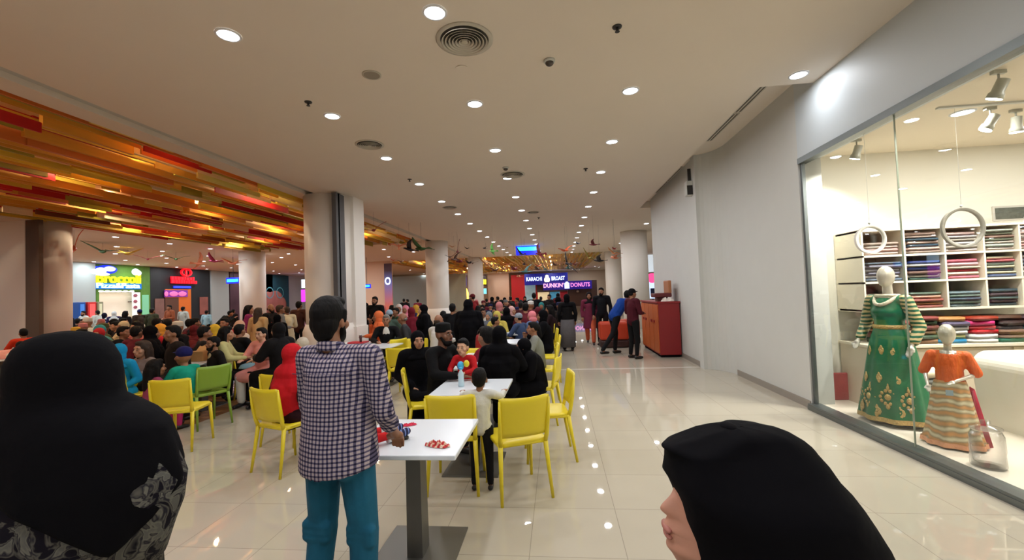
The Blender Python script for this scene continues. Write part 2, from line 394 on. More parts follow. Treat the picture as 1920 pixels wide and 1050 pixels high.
for i, x in enumerate((-9.5, -5, -.5)):
    for j, y in enumerate((30, 35, 40, 45)):
        area('lamp', (x, y, CEIL+.4), .3, P_WARM*1.5, (1, .78, .5))
        o = b0.copy(); COL.objects.link(o); o.location = (x, y, CEIL+.48); o['label'] = 'small warm spot lamp in the far golden panel, %s row, %s nearest' % (ORD[i], ORD[j]); o['group'] = 'warm spots in the far panel'
# shop lights
for i, (x, y) in enumerate([(4.3, 4.9), (5.6, 4.9), (4.6, 3.4), (6.0, 3.4), (4.6, 1.6), (7, 4.6), (6.4, 1.6)]):
    downlight(x, y, 'round downlight in the dress shop ceiling, %s' % ORD[i], 'dress shop downlights', z=SC, power=P_SHOP, col=(1, .965, .91))
# ================================================================ ceiling fixtures
M_VENT = mat('vent paint', (196, 188, 174), .6); M_VDARK = mat('vent shadow gap', (84, 80, 74), .9)
def ring(mb, r0, r1, z0, z1, n=36):
    mb.loft([[(r*cos(2*pi*i/n), r*sin(2*pi*i/n), z) for i in range(n)] for r, z in ((r0, z0), (r1, z0), (r1, z1), (r0, z1), (r0, z0))], cap=False); return mb
def round_vent(px, py, r, label, first=None):
    p = at(px, py, z=CEIL)
    if first: o = dup(first, (p[0], p[1], CEIL), 0, label); o.scale = (r/.3,)*3; return o
    t = thing('round_air_vent', label, 'air vent', (p[0], p[1], CEIL), group='round ceiling air vents')
    obj('backing', MB().cyl(0, 0, -.006, -.002, .27), M_VDARK, t)
    mb = MB(); ring(mb, .26, .30, -.012, -.001)
    obj('outer_ring', mb, M_VENT, t)
    for k in range(6):
        mb = MB(); n = 36; r = .235-.036*k
        mb.loft([[(q*cos(2*pi*i/n), q*sin(2*pi*i/n), z) for i in range(n)] for q, z in ((r+.012, -.035), (r-.012, -.012), (r-.014, -.015), (r+.010, -.038), (r+.012, -.035))], cap=False)
        obj('cone_ring', mb, M_VENT, t)
    obj('centre_disc', MB().cyl(0, 0, -.035, -.01, .035), M_VENT, t)
    t.scale = (r_scale(r_in=r),)*3; return t
def r_scale(r_in): return r_in/.3
def round_vent0(px, py, rr, label):
    p = at(px, py, z=CEIL); t = thing('round_air_vent', label, 'air vent', (p[0], p[1], CEIL), group='round ceiling air vents')
    obj('backing', MB().cyl(0, 0, -.006, -.002, .27), M_VDARK, t)
    obj('outer_ring', ring(MB(), .255, .30, -.012, -.001), M_VENT, t)
    for k in range(6):
        n = 36; r = .232-.036*k
        obj('cone_ring', MB().loft([[(q*cos(2*pi*i/n), q*sin(2*pi*i/n), z) for i in range(n)] for q, z in ((r+.011, -.036), (r-.011, -.012), (r-.014, -.015), (r+.008, -.039), (r+.011, -.036))], cap=False), M_VENT, t)
    obj('centre_disc', MB().cyl(0, 0, -.035, -.01, .034), M_VENT, t)
    t.scale = (rr/.3,)*3; return t
v0 = round_vent0(871, 74, .27, 'large round ringed air vent nearest the viewer')
for px, py, r, lb in ((693, 271, .22, 'round air vent beside the row near the slatted panel'), (961, 327, .25, 'round air vent over the walkway next to a small camera'), (843, 389, .2, 'round air vent in front of the second column'), (1000, 398, .18, 'small round air vent far along the middle row')):
    round_vent(px, py, r, lb, v0)
p = at(697, 140, z=CEIL); t = thing('ceiling_speaker', 'plain round grey ceiling speaker grille', 'speaker', (p[0], p[1], CEIL))
obj('rim', ring(MB(), .085, .1, -.01, 0), M_VENT, t); obj('grille', MB().cyl(0, 0, -.008, -.001, .086), mat('speaker mesh grey', (150, 140, 126), .8), t)
p = at(866, 128, z=CEIL); tag(obj('blank_cover', MB().cyl(0, 0, -.008, 0, .07, .065), M_CEIL, loc=(p[0], p[1], CEIL)), 'small blank white cap below the big round vent', 'cap')
def detector(px, py, label, kind):
    p = at(px, py, z=CEIL); t = thing('smoke_detector' if kind else 'sprinkler_head', label, 'smoke detector' if kind else 'sprinkler', (p[0], p[1], CEIL))
    if kind:
        obj('base', MB().lathe([(.06, 0), (.06, -.015), (.052, -.025)]), M_WHITE, t); obj('dome', MB().ell((0, 0, -.03), (.045, .045, .032)), mat('smoked dome', (70, 62, 56), .25), t)
    else:
        obj('escutcheon', MB().lathe([(.045, 0), (.042, -.01), (.02, -.014)]), M_DARK, t)
        obj('nozzle', MB().cyl(0, 0, -.045, -.01, .012).cyl(0, 0, -.05, -.046, .022), M_DARK, t)
for a in ((1157, 50, 'black sprinkler head right of the big round vent', 0), (578, 191, 'black sprinkler head beside the slatted panel row', 0), (1030, 113, 'dark domed detector between two downlights', 1), (948, 314, 'dark domed camera beside a round vent over the walkway', 1), (1098, 316, 'small sprinkler head beside the right downlight row', 0), (768, 336, 'small sprinkler head beside the left downlight row', 0), (1010, 408, 'small far sprinkler head near the middle downlight row', 0)):
    detector(*a)
# linear slot diffusers in the recess
def slot(y0, y1, x0, lb):
    t = thing('slot_diffuser', lb, 'air vent', (x0, y0, CEIL+.2), group='linear slot vents in the ceiling recess')
    obj('backing', MB().box(0, .22, 0, y1-y0, -.012, -.004), M_VDARK, t); obj('frame', MB().box(-.02, .0, 0, y1-y0, -.02, 0).box(.22, .24, 0, y1-y0, -.02, 0).box(0, .22, -.02, 0, -.02, 0).box(0, .22, y1-y0, y1-y0+.02, -.02, 0), M_VENT, t)
    for k in range(4): obj('blade', MB().box(.028+.048*k, .052+.048*k, 0, y1-y0, -.02, -.006), M_VENT, t)
slot(5.6, 6.72, 2.64, 'long slot air vent nearest the viewer in the ceiling recess'); slot(6.78, 7.95, 2.64, 'slot air vent beside the rounded wall corner')
slot(9.6, 10.75, 2.60, 'slot air vent above the red cabinet'); slot(10.8, 12.0, 2.60, 'farthest slot air vent in the ceiling recess')
# wall-mounted box in the corner
t = thing('wall_speaker', 'small white loudspeaker high on the wall joint above the red cabinet', 'speaker', (2.78, 9.05, 3.66))
obj('cabinet', MB().box(-.08, .08, -.09, .09, -.16, .14), M_WHITE, t, bevel=.02); obj('bracket', MB().box(-.02, .06, -.02, .02, .12, .40), M_DARK, t); obj('grille', MB().box(-.07, .07, -.095, -.088, -.15, .04), M_DARK, t)

# ================================================================ suspended blue sign
BY = 22.0
p0 = at(967, 457, y=BY); p1 = at(1012, 477, y=BY)
t = thing('hanging_sign', 'blue lit rectangular sign hanging over the walkway among the birds', 'sign', ((p0[0]+p1[0])/2, BY, (p0[2]+p1[2])/2))
wd = (p1[0]-p0[0])/2; hd = (p0[2]-p1[2])/2
obj('housing', MB().box(-wd, wd, -.08, .08, -hd, hd), mat('blue sign housing', (20, 30, 190), .4, emit=1.4, ecol=(10, 20, 220)), t, bevel=.02)
obj('light_panel', MB().box(-wd*.86, wd*.9, -.095, -.08, -hd*.28, hd*.34), mat('cyan light panel', (60, 200, 250), .4, emit=3.2, ecol=(30, 190, 255)), t)
obj('top_panel', MB().box(-wd*.9, wd*.95, -.09, -.08, hd*.5, hd*.92), mat('pale blue panel', (150, 160, 240), .4, emit=1.2, ecol=(120, 140, 255)), t)
obj('rod', MB().cyl(-wd*.7, 0, hd, CEIL-(p0[2]+p1[2])/2, .015).cyl(wd*.7, 0, hd, CEIL-(p0[2]+p1[2])/2, .015), M_DARK, t)
def small_blue(px0, py0, px1, py1, y, lb):
    a = at(px0, py0, y=y); b = at(px1, py1, y=y); t = thing('hanging_sign', lb, 'sign', ((a[0]+b[0])/2, y, (a[2]+b[2])/2)); w_ = abs(b[0]-a[0])/2; h_ = abs(a[2]-b[2])/2
    obj('housing', MB().box(-w_, w_, -.06, .06, -h_, h_), mat('blue sign housing', (20, 30, 190), .4, emit=1.4, ecol=(10, 20, 220)), t, bevel=.02)
    obj('light_panel', MB().box(-w_*.8, w_*.85, -.075, -.06, -h_*.45, h_*.45), mat('cyan light panel', (60, 200, 250), .4), t)
    obj('rod', MB().cyl(0, 0, h_, CEIL-(a[2]+b[2])/2, .012), M_DARK, t)
small_blue(425, 521, 450, 531, 20.5, 'small blue lit sign left of the round left column')
small_blue(681, 533, 695, 540, 24, 'small blue lit sign just right of the near column')
small_blue(701, 530, 709, 537, 30, 'tiny blue lit sign beside the tall poster column')

# ================================================================ left counters (facing +x) at x = WX
WX = -24.9
def lp(px, py, x=WX): return at(px, py, x=x)
def lbox(px0, py0, px1, py1, x, d):
    """box standing proud of the left wall, front face at x, from pixel corners"""
    a = lp(px0, py0, x); b = lp(px1, py0, x); c = lp(px0, py1, x)
    return (x-d, x, a[1], b[1], c[2], a[2])
def lpart(name, px0, py0, px1, py1, x, d, m, par=None, bevel=0):
    q = lbox(px0, py0, px1, py1, x, d); lo = par.location if par else Vector((0, 0, 0))
    return obj(name, MB().box(q[0]-lo[0], q[1]-lo[0], q[2]-lo[1], q[3]-lo[1], q[4]-lo[2], q[5]-lo[2]), m, par, bevel=bevel)
q = lbox(180, 499, 281, 640, WX+.5, .5)
t = thing('food_counter', 'green pizza and pasta food counter with bright kitchen opening', 'food counter', (q[1], q[2], 0)); T = t; GM = mat('green counter wall', (92, 140, 52), .7, var=.25, bscale=5)
X1 = WX+.5
a = lp(180, 499, X1); b = lp(281, 499, X1); zt = CEIL-.01; o1 = lp(186, 546, X1); o2 = lp(264, 546, X1); ob = lp(200, 612, X1)
L0 = Vector(t.location)
mb = MB().box(X1-.5, X1, a[1], b[1], o1[2], zt).box(X1-.5, X1, a[1], o1[1], 0, o1[2]).box(X1-.5, X1, o2[1], b[1], 0, o1[2])
def off(mb, L): mb.v = [(x-L[0], y-L[1], z-L[2]) for x, y, z in mb.v]; return mb
obj('front_wall', off(mb, L0), GM, t)
obj('kitchen_wall', off(MB().box(X1-.5, X1-.42, o1[1], o2[1], 0, o1[2]), L0), mat('lit kitchen wall', (244, 232, 214), .6, emit=.22), t)
obj('kitchen_counter', off(MB().box(X1-.2, X1+.25, o1[1]+1.6, o2[1], 0, 1.15), L0), mat('cream counter', (226, 206, 178), .5), t)
obj('hood_shelf', off(MB().box(X1-.42, X1-.1, o1[1]+2.2, o2[1]-.4, 1.95, 2.02), L0), M_STEEL, t)
lpart('menu_panel', 248, 548, 263, 592, X1+.03, .03, mat('white menu board', (240, 240, 240), .5, emit=.35), t)
lpart('price_board', 267, 553, 279, 590, X1+.03, .03, mat('pale green board', (120, 190, 150), .5, emit=.4), t)
for k in range(3):
    c = lp(254, 554+11*k, X1+.05); obj('menu_picture', off(MB().ell((c[0], c[1], c[2]), (.02, .12, .09)), L0), mat('food picture', (170, 90, 110), .6), t)
for px in (188, 200, 212, 222, 234, 246):
    c = lp(px, 546, X1-.05); obj('counter_lamp', off(MB().ell((c[0], c[1], c[2]), (.1, .16, .05)), L0), mat('counter lamp', (255, 246, 230), .4, emit=5), t)
def lsign(txt, px, py, size, x, m, par_label=None, bold=.02, wide=None, name='sign_lettering', parent=None, ext=.04):
    """letters on the left wall facing +x; reads along +y"""
    c = lp(px, py, x); me = text_mesh(txt, size, ext, bold)
    xs = [v.co.x for v in me.vertices]; w_ = max(xs)-min(xs); k = (wide/w_) if wide else 1
    for v in me.vertices: v.co.x *= k
    o = obj(name, me, m, parent)
    L = parent.location if parent else Vector((0, 0, 0))
    o.location = Vector(c)-Vector(L); o.rotation_euler = (pi/2, 0, pi/2); return o
s = thing('shop_sign', 'lit yellow lettering with white chef hat on the green counter', 'sign', lp(222, 522, X1+.1))
wd = lp(265, 522, X1)[1]-lp(183, 522, X1)[1]
lsign('Broccoli', 224, 523, .74, X1+.12, mat('lit yellow letters', (255, 240, 20), .5, emit=1.1, ecol=(255, 236, 10)), bold=.014, wide=wd, parent=s)
lsign('Pizza&Pasta', 223, 536, .40, X1+.12, mat('lit pale cyan letters', (200, 250, 255), .5, emit=1.0), bold=.004, wide=wd*.97, parent=s)
q = lbox(179, 530, 266, 542, X1+.07, .06); obj('blue_backing', off(MB().box(*q), s.location), mat('blue sign backing', (10, 110, 200), .5, emit=.7), s, bevel=.04)
mb = MB(); c = lp(184, 508, X1+.15); mb.ell((c[0], c[1]-.25, c[2]-.05), (.08, .25, .17)).ell((c[0], c[1]+.15, c[2]+.03), (.08, .28, .17)).ell((c[0], c[1]+.6, c[2]+.14), (.08, .3, .14)).ell((c[0], c[1]+.2, c[2]-.16), (.08, .4, .1))
obj('chef_hat', off(mb, s.location), mat('lit white hat', (250, 252, 255), .5, emit=1.0, ecol=(225, 235, 255)), s)
mb = MB(); c = lp(186, 508, X1+.06); mb.ell((c[0], c[1]-.2, c[2]-.02), (.05, .42, .27)).ell((c[0], c[1]+.4, c[2]+.1), (.05, .55, .24))
obj('blue_halo', off(mb, s.location), mat('blue neon backing', (10, 40, 220), .5, emit=1.6), s)
c = lp(259, 512, X1+.12); mb = MB().ell((c[0], c[1], c[2]), (.08, .2, .17)).ell((c[0]-.05, c[1]-.1, c[2]+.06), (.05, .24, .2))
obj('chef_hat', off(mb, s.location), mat('lit white hat', (250, 252, 255), .5), s)
# vending machines and grey panel left of it
t = thing('wall_panel', 'pale grey tall partition left of the green counter', 'partition', (WX+.7, lp(150, 600)[1], 0))
q = lbox(127, 494, 179, 640, WX+.7, .6); mb = MB().box(q[0], q[1], q[2], q[3], 0, CEIL-.01); obj('panel', off(mb, t.location), mat('grey partition', (176, 188, 188), .7), t)
for i, (a_, b_, col_, lb) in enumerate(((147, 161, (24, 80, 160), 'blue drinks cooler left of the green counter'), (165, 181, (205, 50, 50), 'red drinks cooler left of the green counter'), (183, 194, (150, 150, 120), 'pale drinks cooler nearest the kitchen opening'))):
    q = lbox(a_, 572, b_, 640, WX+1.4, .6); t = thing('drinks_cooler', lb, 'drinks cooler', (q[1], q[2], 0))
    obj('cabinet', MB().box(-.6, 0, 0, q[3]-q[2], 0, 2.0), mat('cooler body %d' % i, col_, .4), t, bevel=.02)
    obj('lit_front', MB().box(0, .02, .08, q[3]-q[2]-.08, .9, 1.9), mat('cooler front %d' % i, tuple(min(255, v+40) for v in col_), .3, emit=.7), t)
# dark grill shop
X2 = WX+.45
q = lbox(281, 503, 393, 640, X2, .4); t = thing('food_counter', 'black-fronted grill counter with red lit sign and orange doorway', 'food counter', (X2, q[2], 0))
obj('front_wall', off(MB().box(X2-.4, X2, q[2]+.02, q[3], 0, CEIL-.01), t.location), mat('black shop front', (22, 26, 30), .6), t)
lpart('orange_doorway', 310, 542, 358, 640, X2+.04, .04, mat('orange lit doorway', (196, 96, 30), .6, emit=.35), t)
lpart('brown_kitchen', 310, 558, 335, 640, X2+.06, .04, mat('dim brown kitchen', (96, 60, 44), .6), t)
lpart('menu_screen', 309, 544, 352, 557, X2+.1, .05, mat('menu screen purple', (110, 40, 140), .4, emit=.7), t)
for k, px in enumerate((312, 326, 342)):
    c = lp(px, 551, X2+.12); obj('dish_picture', off(MB().ell((c[0], c[1], c[2]), (.02, .32 if k else .14, .16)), t.location), mat('dish picture pink', (240, 110, 170), .5, emit=.6), t)
lpart('poster', 291, 560, 308, 598, X2+.05, .04, mat('brown food poster', (120, 84, 76), .6, emit=.15, var=.5, bscale=2), t)
lpart('poster', 375, 557, 390, 590, X2+.05, .04, mat('red brown food poster', (140, 80, 70), .6, emit=.15, var=.5, bscale=2), t)
s = thing('shop_sign', 'red lit sign with round emblem on the black grill counter', 'sign', lp(344, 525, X2+.1))
RM = mat('lit red letters', (255, 20, 40), .5, emit=1.1, ecol=(255, 10, 30))
c = lp(348, 511, X2+.1); n = 24
mb = MB(); rr = .42
mb.loft([[(c[0]+dx, c[1]+r*cos(2*pi*i/n), c[2]+r*.66*sin(2*pi*i/n)) for i in range(n)] for r, dx in ((rr, 0), (rr, .1), (rr*.72, .1), (rr*.72, 0), (rr, 0))], cap=False)
mb.box(c[0], c[0]+.08, c[1]-.05, c[1]+.05, c[2]-.17, c[2]+.17)
obj('emblem', off(mb, s.location), RM, s)
rnd = random.Random(5)
for px, py, w_, h_, nm in ((342, 522, 1.75, .2, 'lettering'), (343, 528.5, 1.8, .22, 'lettering')):
    mb = MB(); c = lp(px, py, X2+.1); k = -w_/2
    while k < w_/2:
        u = rnd.uniform(.16, .28); mb.box(c[0], c[0]+.08, c[1]+k, c[1]+k+u-.05, c[2]-h_/2, c[2]+h_/2*rnd.choice((.7, 1, 1))); k += u
    obj(nm, off(mb, s.location), RM, s)
q = lbox(327, 536, 358, 540, X2+.1, .08); obj('blue_strip', off(MB().box(*q), s.location), mat('lit blue strip', (40, 60, 255), .5, emit=1.5), s)
# grey wall, poster strip farther
struct('wall_left_bay', off(MB().box(WX-.1, WX+.5, lp(396, 520, WX+.5)[1], lp(429, 520, WX+.5)[1], 0, CEIL), (0, 0, 0)), mat('grey bay wall', (176, 182, 180), .7))
t = thing('wall_poster', 'tall dark red and brown advert panel left of the round left column', 'poster', (WX+.3, lp(440, 520)[1], 0))
q = lbox(431, 513, 447, 640, WX+.3, .2); obj('panel', off(MB().box(q[0], q[1], q[2], q[3]+4, 0, CEIL-.05), t.location), mat('dark advert print', (84, 50, 60), .6, var=.7, bscale=.8), t)
t = thing('wall_panel', 'dark teal wall panel with round food pictures behind the standing women', 'partition', (WX+.3, lp(498, 520)[1], 0))
q = lbox(496, 514, 541, 640, WX+.3, .2); obj('panel', off(MB().box(q[0], q[1], q[2], q[3], 0, CEIL-.05), t.location), mat('dark teal wall', (22, 66, 78), .6), t)
for px, py, r in ((502, 560, 1.3), (516, 558, 1.2), (524, 566, 1.0)):
    c = lp(px, py, WX+.35); obj('food_picture', off(MB().ell((c[0], c[1], c[2]-.3), (.03, r, .9)), t.location), mat('dusty pink picture', (176, 104, 92), .6, var=.4, bscale=1), t)
for px in (506, 525):
    c = lp(px, 549, WX+.4); n = 16; obj('bubble_ring', off(MB().loft([[(c[0], c[1]+r*cos(2*pi*i/n), c[2]+r*sin(2*pi*i/n)) for i in range(n)] for r in (.5, .42)], cap=False), t.location), mat('pale teal print', (90, 160, 170), .6), t)
t = thing('shop_sign', 'magenta and pale blue lit sign beside the near column', 'sign', at(572, 545, y=36))
obj('magenta_panel', MB().box(-.35, .5, -.05, .05, -1.0, .1), mat('magenta lit panel', (200, 50, 220), .5, emit=1.8, var=.6, bscale=5), t)
obj('white_panel', MB().box(-.3, .5, -.05, .05, .25, 1.0), mat('pale blue lit panel', (190, 225, 255), .5, emit=2.2), t)
struct('trim_6', MB().box(-20.5, -19.9, 36.3, 36.5, 0, 3.8), mat('grey wall post', (140, 140, 134), .7))

# ================================================================ far wall and counters (facing -y)
def fbox(px0, py0, px1, py1, y, d, m, name, par, bevel=0):
    a = at(px0, py0, y=y); b = at(px1, py1, y=y); L = par.location
    return obj(name, MB().box(a[0]-L[0], b[0]-L[0], y-L[1], y+d-L[1], b[2]-L[2], a[2]-L[2]), m, par, bevel=bevel)
def ftext(txt, px0, px1, py, y, size, m, par, bold=.03, name='lettering', ext=.05):
    a = at(px0, py, y=y); b = at(px1, py, y=y); me = text_mesh(txt, size, ext, bold); xs = [v.co.x for v in me.vertices]; k = (b[0]-a[0])/(max(xs)-min(xs)); mid = (max(xs)+min(xs))/2
    for v in me.vertices: v.co.x = (v.co.x-mid)*k
    o = obj(name, me, m, par); o.location = Vector(((a[0]+b[0])/2, y, (a[2]+b[2])/2))-Vector(par.location); o.rotation_euler = (pi/2, 0, 0)
FY = 50.0
def fthing(name, label, cat, px, y=FY):
    p = at(px, 560, y=y); return thing(name, label, cat, (p[0], y, 0))
t = fthing('red_hoarding', 'large plain red hoarding left of the broast counter', 'hoarding', 990)
fbox(958, 516, 1022, 600, FY, .2, mat('red hoarding paint', (206, 34, 40), .6), 'panel', t)
fbox(1022, 519, 1024.5, 600, FY, .2, mat('cream edge post', (214, 204, 184), .6), 'post', t)
t = fthing('food_counter', 'broast counter with blue sign band and bright kitchen', 'food counter', 1045)
fbox(983, 514, 1065, 532, FY-1, .3, mat('dark blue sign band', (16, 22, 120), .5, emit=.45), 'sign_band', t)
fbox(984, 532, 1005, 568, FY-.2, .2, mat('pale kitchen', (150, 180, 190), .5, emit=.3, var=.5, bscale=1), 'kitchen', t)
fbox(1006, 534, 1065, 546, FY-.6, .2, mat('dark bulkhead', (60, 44, 44), .6), 'bulkhead', t)
fbox(1008, 545, 1030, 566, FY-.5, .2, mat('lit display case', (240, 214, 170), .5, emit=.5, var=.4, bscale=2), 'display_case', t)
fbox(1031, 545, 1050, 562, FY-.5, .2, mat('blue lit screen', (70, 150, 190), .5, emit=.3, var=.6, bscale=2), 'menu_screen', t)
fbox(1050, 544, 1068, 600, FY-.5, .2, mat('crimson wall', (170, 24, 44), .6), 'red_wall', t)
fbox(1005, 566, 1050, 600, FY-1, .4, mat('dark red counter', (120, 36, 34), .5), 'counter', t)
s = thing('shop_sign', 'white lit lettering with round cream emblem on the dark blue band', 'sign', at(1024, 523, y=FY-1.1))
WL = mat('lit white letters', (235, 244, 255), .5, emit=1.3, ecol=(214, 232, 255))
ftext('KARACHI', 987, 1016, 523.5, FY-1.1, .62, WL, s, .012); ftext('BROAST', 1034, 1059, 522, FY-1.1, .62, WL, s, .012)
c = at(1025.5, 523, y=FY-1.15); mb = MB().ell((0, 0, -.1), (.33, .1, .36)).ell((0, 0, .28), (.2, .1, .2)); obj('emblem', mb, mat('lit cream emblem', (240, 240, 210), .5, emit=1.2), s, loc=Vector(c)-s.location)
t = fthing('doughnut_kiosk', 'brown doughnut kiosk with blue sign band', 'kiosk', 1090, FY-4)
fbox(1064, 527, 1122, 600, FY-3.8, 2, mat('dark brown kiosk', (78, 52, 44), .6), 'body', t)
fbox(1018, 529, 1110, 541, FY-4.2, .3, mat('violet blue sign band', (34, 18, 130), .5, emit=.5), 'sign_band', t)
c = at(1083, 546, y=FY-4); obj('round_lamp', MB().ell((0, 0, 0), (.15, .08, .15)), mat('dim round lamp', (150, 130, 110), .5), t, loc=Vector(c)-t.location)
s = thing('shop_sign', 'pink lit lettering with white cup emblem on the kiosk band', 'sign', at(1065, 535, y=FY-4.4))
PL = mat('lit pink letters', (255, 190, 235), .5, emit=1.0, ecol=(255, 190, 240)); ML = mat('lit magenta letters', (255, 150, 225), .5, emit=.9, ecol=(250, 150, 230))
ftext("DUNKIN'", 1019, 1057, 535.6, FY-4.3, .60, PL, s, .015); ftext('DONUTS', 1070, 1106, 534, FY-4.3, .60, ML, s, .015)
c = at(1063, 534, y=FY-4.35); mb = MB().box(-.26, .26, -.08, .02, -.4, .2); mb.cyl(0, 0, .2, .34, .2, .1); obj('cup_emblem', mb, mat('lit cup emblem', (214, 226, 255), .5, emit=1.2), s, loc=Vector(c)-s.location)
t = fthing('wall_panel', 'peach lit wall bay behind the far columns', 'partition', 920)
fbox(914, 512, 957, 600, FY+.3, .2, mat('peach wall', (232, 196, 168), .7), 'panel', t)
t = fthing('food_counter', 'counter with white on blue sign and golden arch light', 'food counter', 865)
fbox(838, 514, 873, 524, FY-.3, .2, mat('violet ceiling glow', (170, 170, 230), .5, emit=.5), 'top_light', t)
fbox(849, 520, 874, 536, FY-.8, .2, mat('blue lit sign box', (10, 60, 220), .5, emit=1.2), 'sign_box', t)
rnd = random.Random(9)
mb = MB()
for k in range(6):
    a = at(851.5+3.6*k, 525+rnd.random(), y=FY-.85); b = at(854.6+3.6*k, 533.5, y=FY-.85); mb.box(a[0], b[0], FY-.88, FY-.8, b[2], a[2])
obj('lettering', off(mb, t.location), WL, t)
fbox(850, 538, 874, 575, FY-.5, .3, mat('dark brown shop interior', (74, 44, 40), .6), 'interior', t)
fbox(840, 541, 849, 575, FY-.5, .3, mat('dark red interior', (110, 34, 44), .6, emit=.1, var=.5, bscale=2), 'side_interior', t)
c = at(866, 552, y=FY-.7); mb = MB()
for sx in (-1, 1):
    mb.tube([(sx*.36+.36*cos(a), 0, -.55+1.25*max(0, sin(a))) for a in [pi*i/10 for i in range(11)]], .13, 8)
obj('golden_arches', mb, mat('lit golden arch', (255, 200, 60), .5, emit=6, ecol=(255, 200, 70)), t, loc=Vector(c)-t.location)
t = fthing('shop_sign', 'yellow lit sign between the two far columns', 'sign', 909, FY-1)
fbox(902, 518, 912, 535, FY-1, .3, mat('dark sign board', (46, 30, 26), .6), 'board', t)
mb = MB()
for k in range(3):
    a = at(902+3.3*k, 524, y=FY-1.1); b = at(904.8+3.3*k, 533, y=FY-1.1); mb.box(a[0], b[0], FY-1.1, FY-1, b[2], a[2])
obj('lettering', off(mb, t.location), mat('lit yellow blocks', (240, 220, 40), .5, emit=2.4), t)
fbox(902, 541, 912, 551, FY-1, .2, mat('cyan white lit panel', (110, 200, 230), .5, emit=1.4, var=.6, bscale=3), 'screen', t)
# side hall on the right seen past the wall
t = thing('side_poster', 'tall dark green lit pillar advert between the right columns', 'poster', at(1165, 560, y=34))
c = t.location; obj('panel', MB().box(-.2, .75, -.1, .1, -2.0, 1.5), mat('dark green advert', (20, 62, 58), .5, emit=.1), t); obj('top_light', MB().box(-.2, .7, -.1, .1, 1.8, 3.2), mat('white light box', (220, 232, 240), .5, emit=.7), t)
t = thing('side_poster', 'small pink and blue lit stand behind the red cabinet', 'poster', at(1223, 535, y=30))
obj('panel', MB().box(-.35, .35, -.06, .06, -.9, .6), mat('blue white lit panel', (200, 220, 255), .5, emit=1.2), t); obj('pink_top', MB().ell((0, -.06, .5), (.34, .06, .34)), mat('pink lit disc', (255, 70, 130), .5, emit=1.6), t); obj('dark_base', MB().box(-.15, .15, -.09, -.06, -.7, -.2), mat('navy print', (20, 30, 80), .5), t); obj('post', MB().box(-.06, .06, -.04, .04, -t.location.z, -.9), M_DARK, t)
t = thing('wall_light_box', 'pale lit box high on the side hall wall', 'light box', at(1226, 492, y=32)); obj('box', MB().box(-.7, .7, -.1, .1, -.7, .7), mat('white light box', (220, 232, 240), .5), t)
# tall poster beside far-left column group
t = thing('wall_poster', 'tall blue and orange advert poster right of the near column', 'poster', (at(729, 560, y=27.0)[0], 27.0, 0))
a = at(721, 508, y=27.0); b = at(737, 580, y=27.0); pm = mat('blue orange advert print', (150, 130, 180), .5, emit=.25)
N, L, bs = nodes_of(pm); tc = N.new('ShaderNodeTexCoord'); sp = N.new('ShaderNodeSeparateXYZ'); cr = N.new('ShaderNodeValToRGB'); mr = N.new('ShaderNodeMath'); mr.operation = 'MULTIPLY'; mr.inputs[1].default_value = 1/3.6
L.new(tc.outputs['Object'], sp.inputs[0]); L.new(sp.outputs['Z'], mr.inputs[0]); L.new(mr.outputs[0], cr.inputs[0]); L.new(cr.outputs[0], bs.inputs['Base Color']); L.new(cr.outputs[0], bs.inputs['Emission Color'])
cr.color_ramp.elements[0].color = (*lin((210, 110, 90)), 1); cr.color_ramp.elements[0].position = .3; cr.color_ramp.elements[1].color = (*lin((110, 120, 190)), 1); cr.color_ramp.elements[1].position = .75
e = cr.color_ramp.elements.new(.95); e.color = (*lin((60, 30, 40)), 1)
obj('print', MB().box(a[0]-t.location[0], b[0]-t.location[0], -.08, 0, 0.1, 3.9), pm, t)
obj('emblem', MB().loft([[(r*cos(2*pi*i/20), -.09, 2.75+r*1.3*sin(2*pi*i/20)) for i in range(20)] for r in (.2, .12)], cap=False), WL, t)
struct('wall_partition_far', MB().box(-13.4, -10.9, 27.1, 27.5, 0, CEIL), mat('peach wall', (232, 196, 168), .7))
struct('wall_partition_pale', MB().box(-22, -9.5, 44, 44.2, 0, 3.9), mat('pale grey green wall', (186, 198, 192), .7, emit=0))
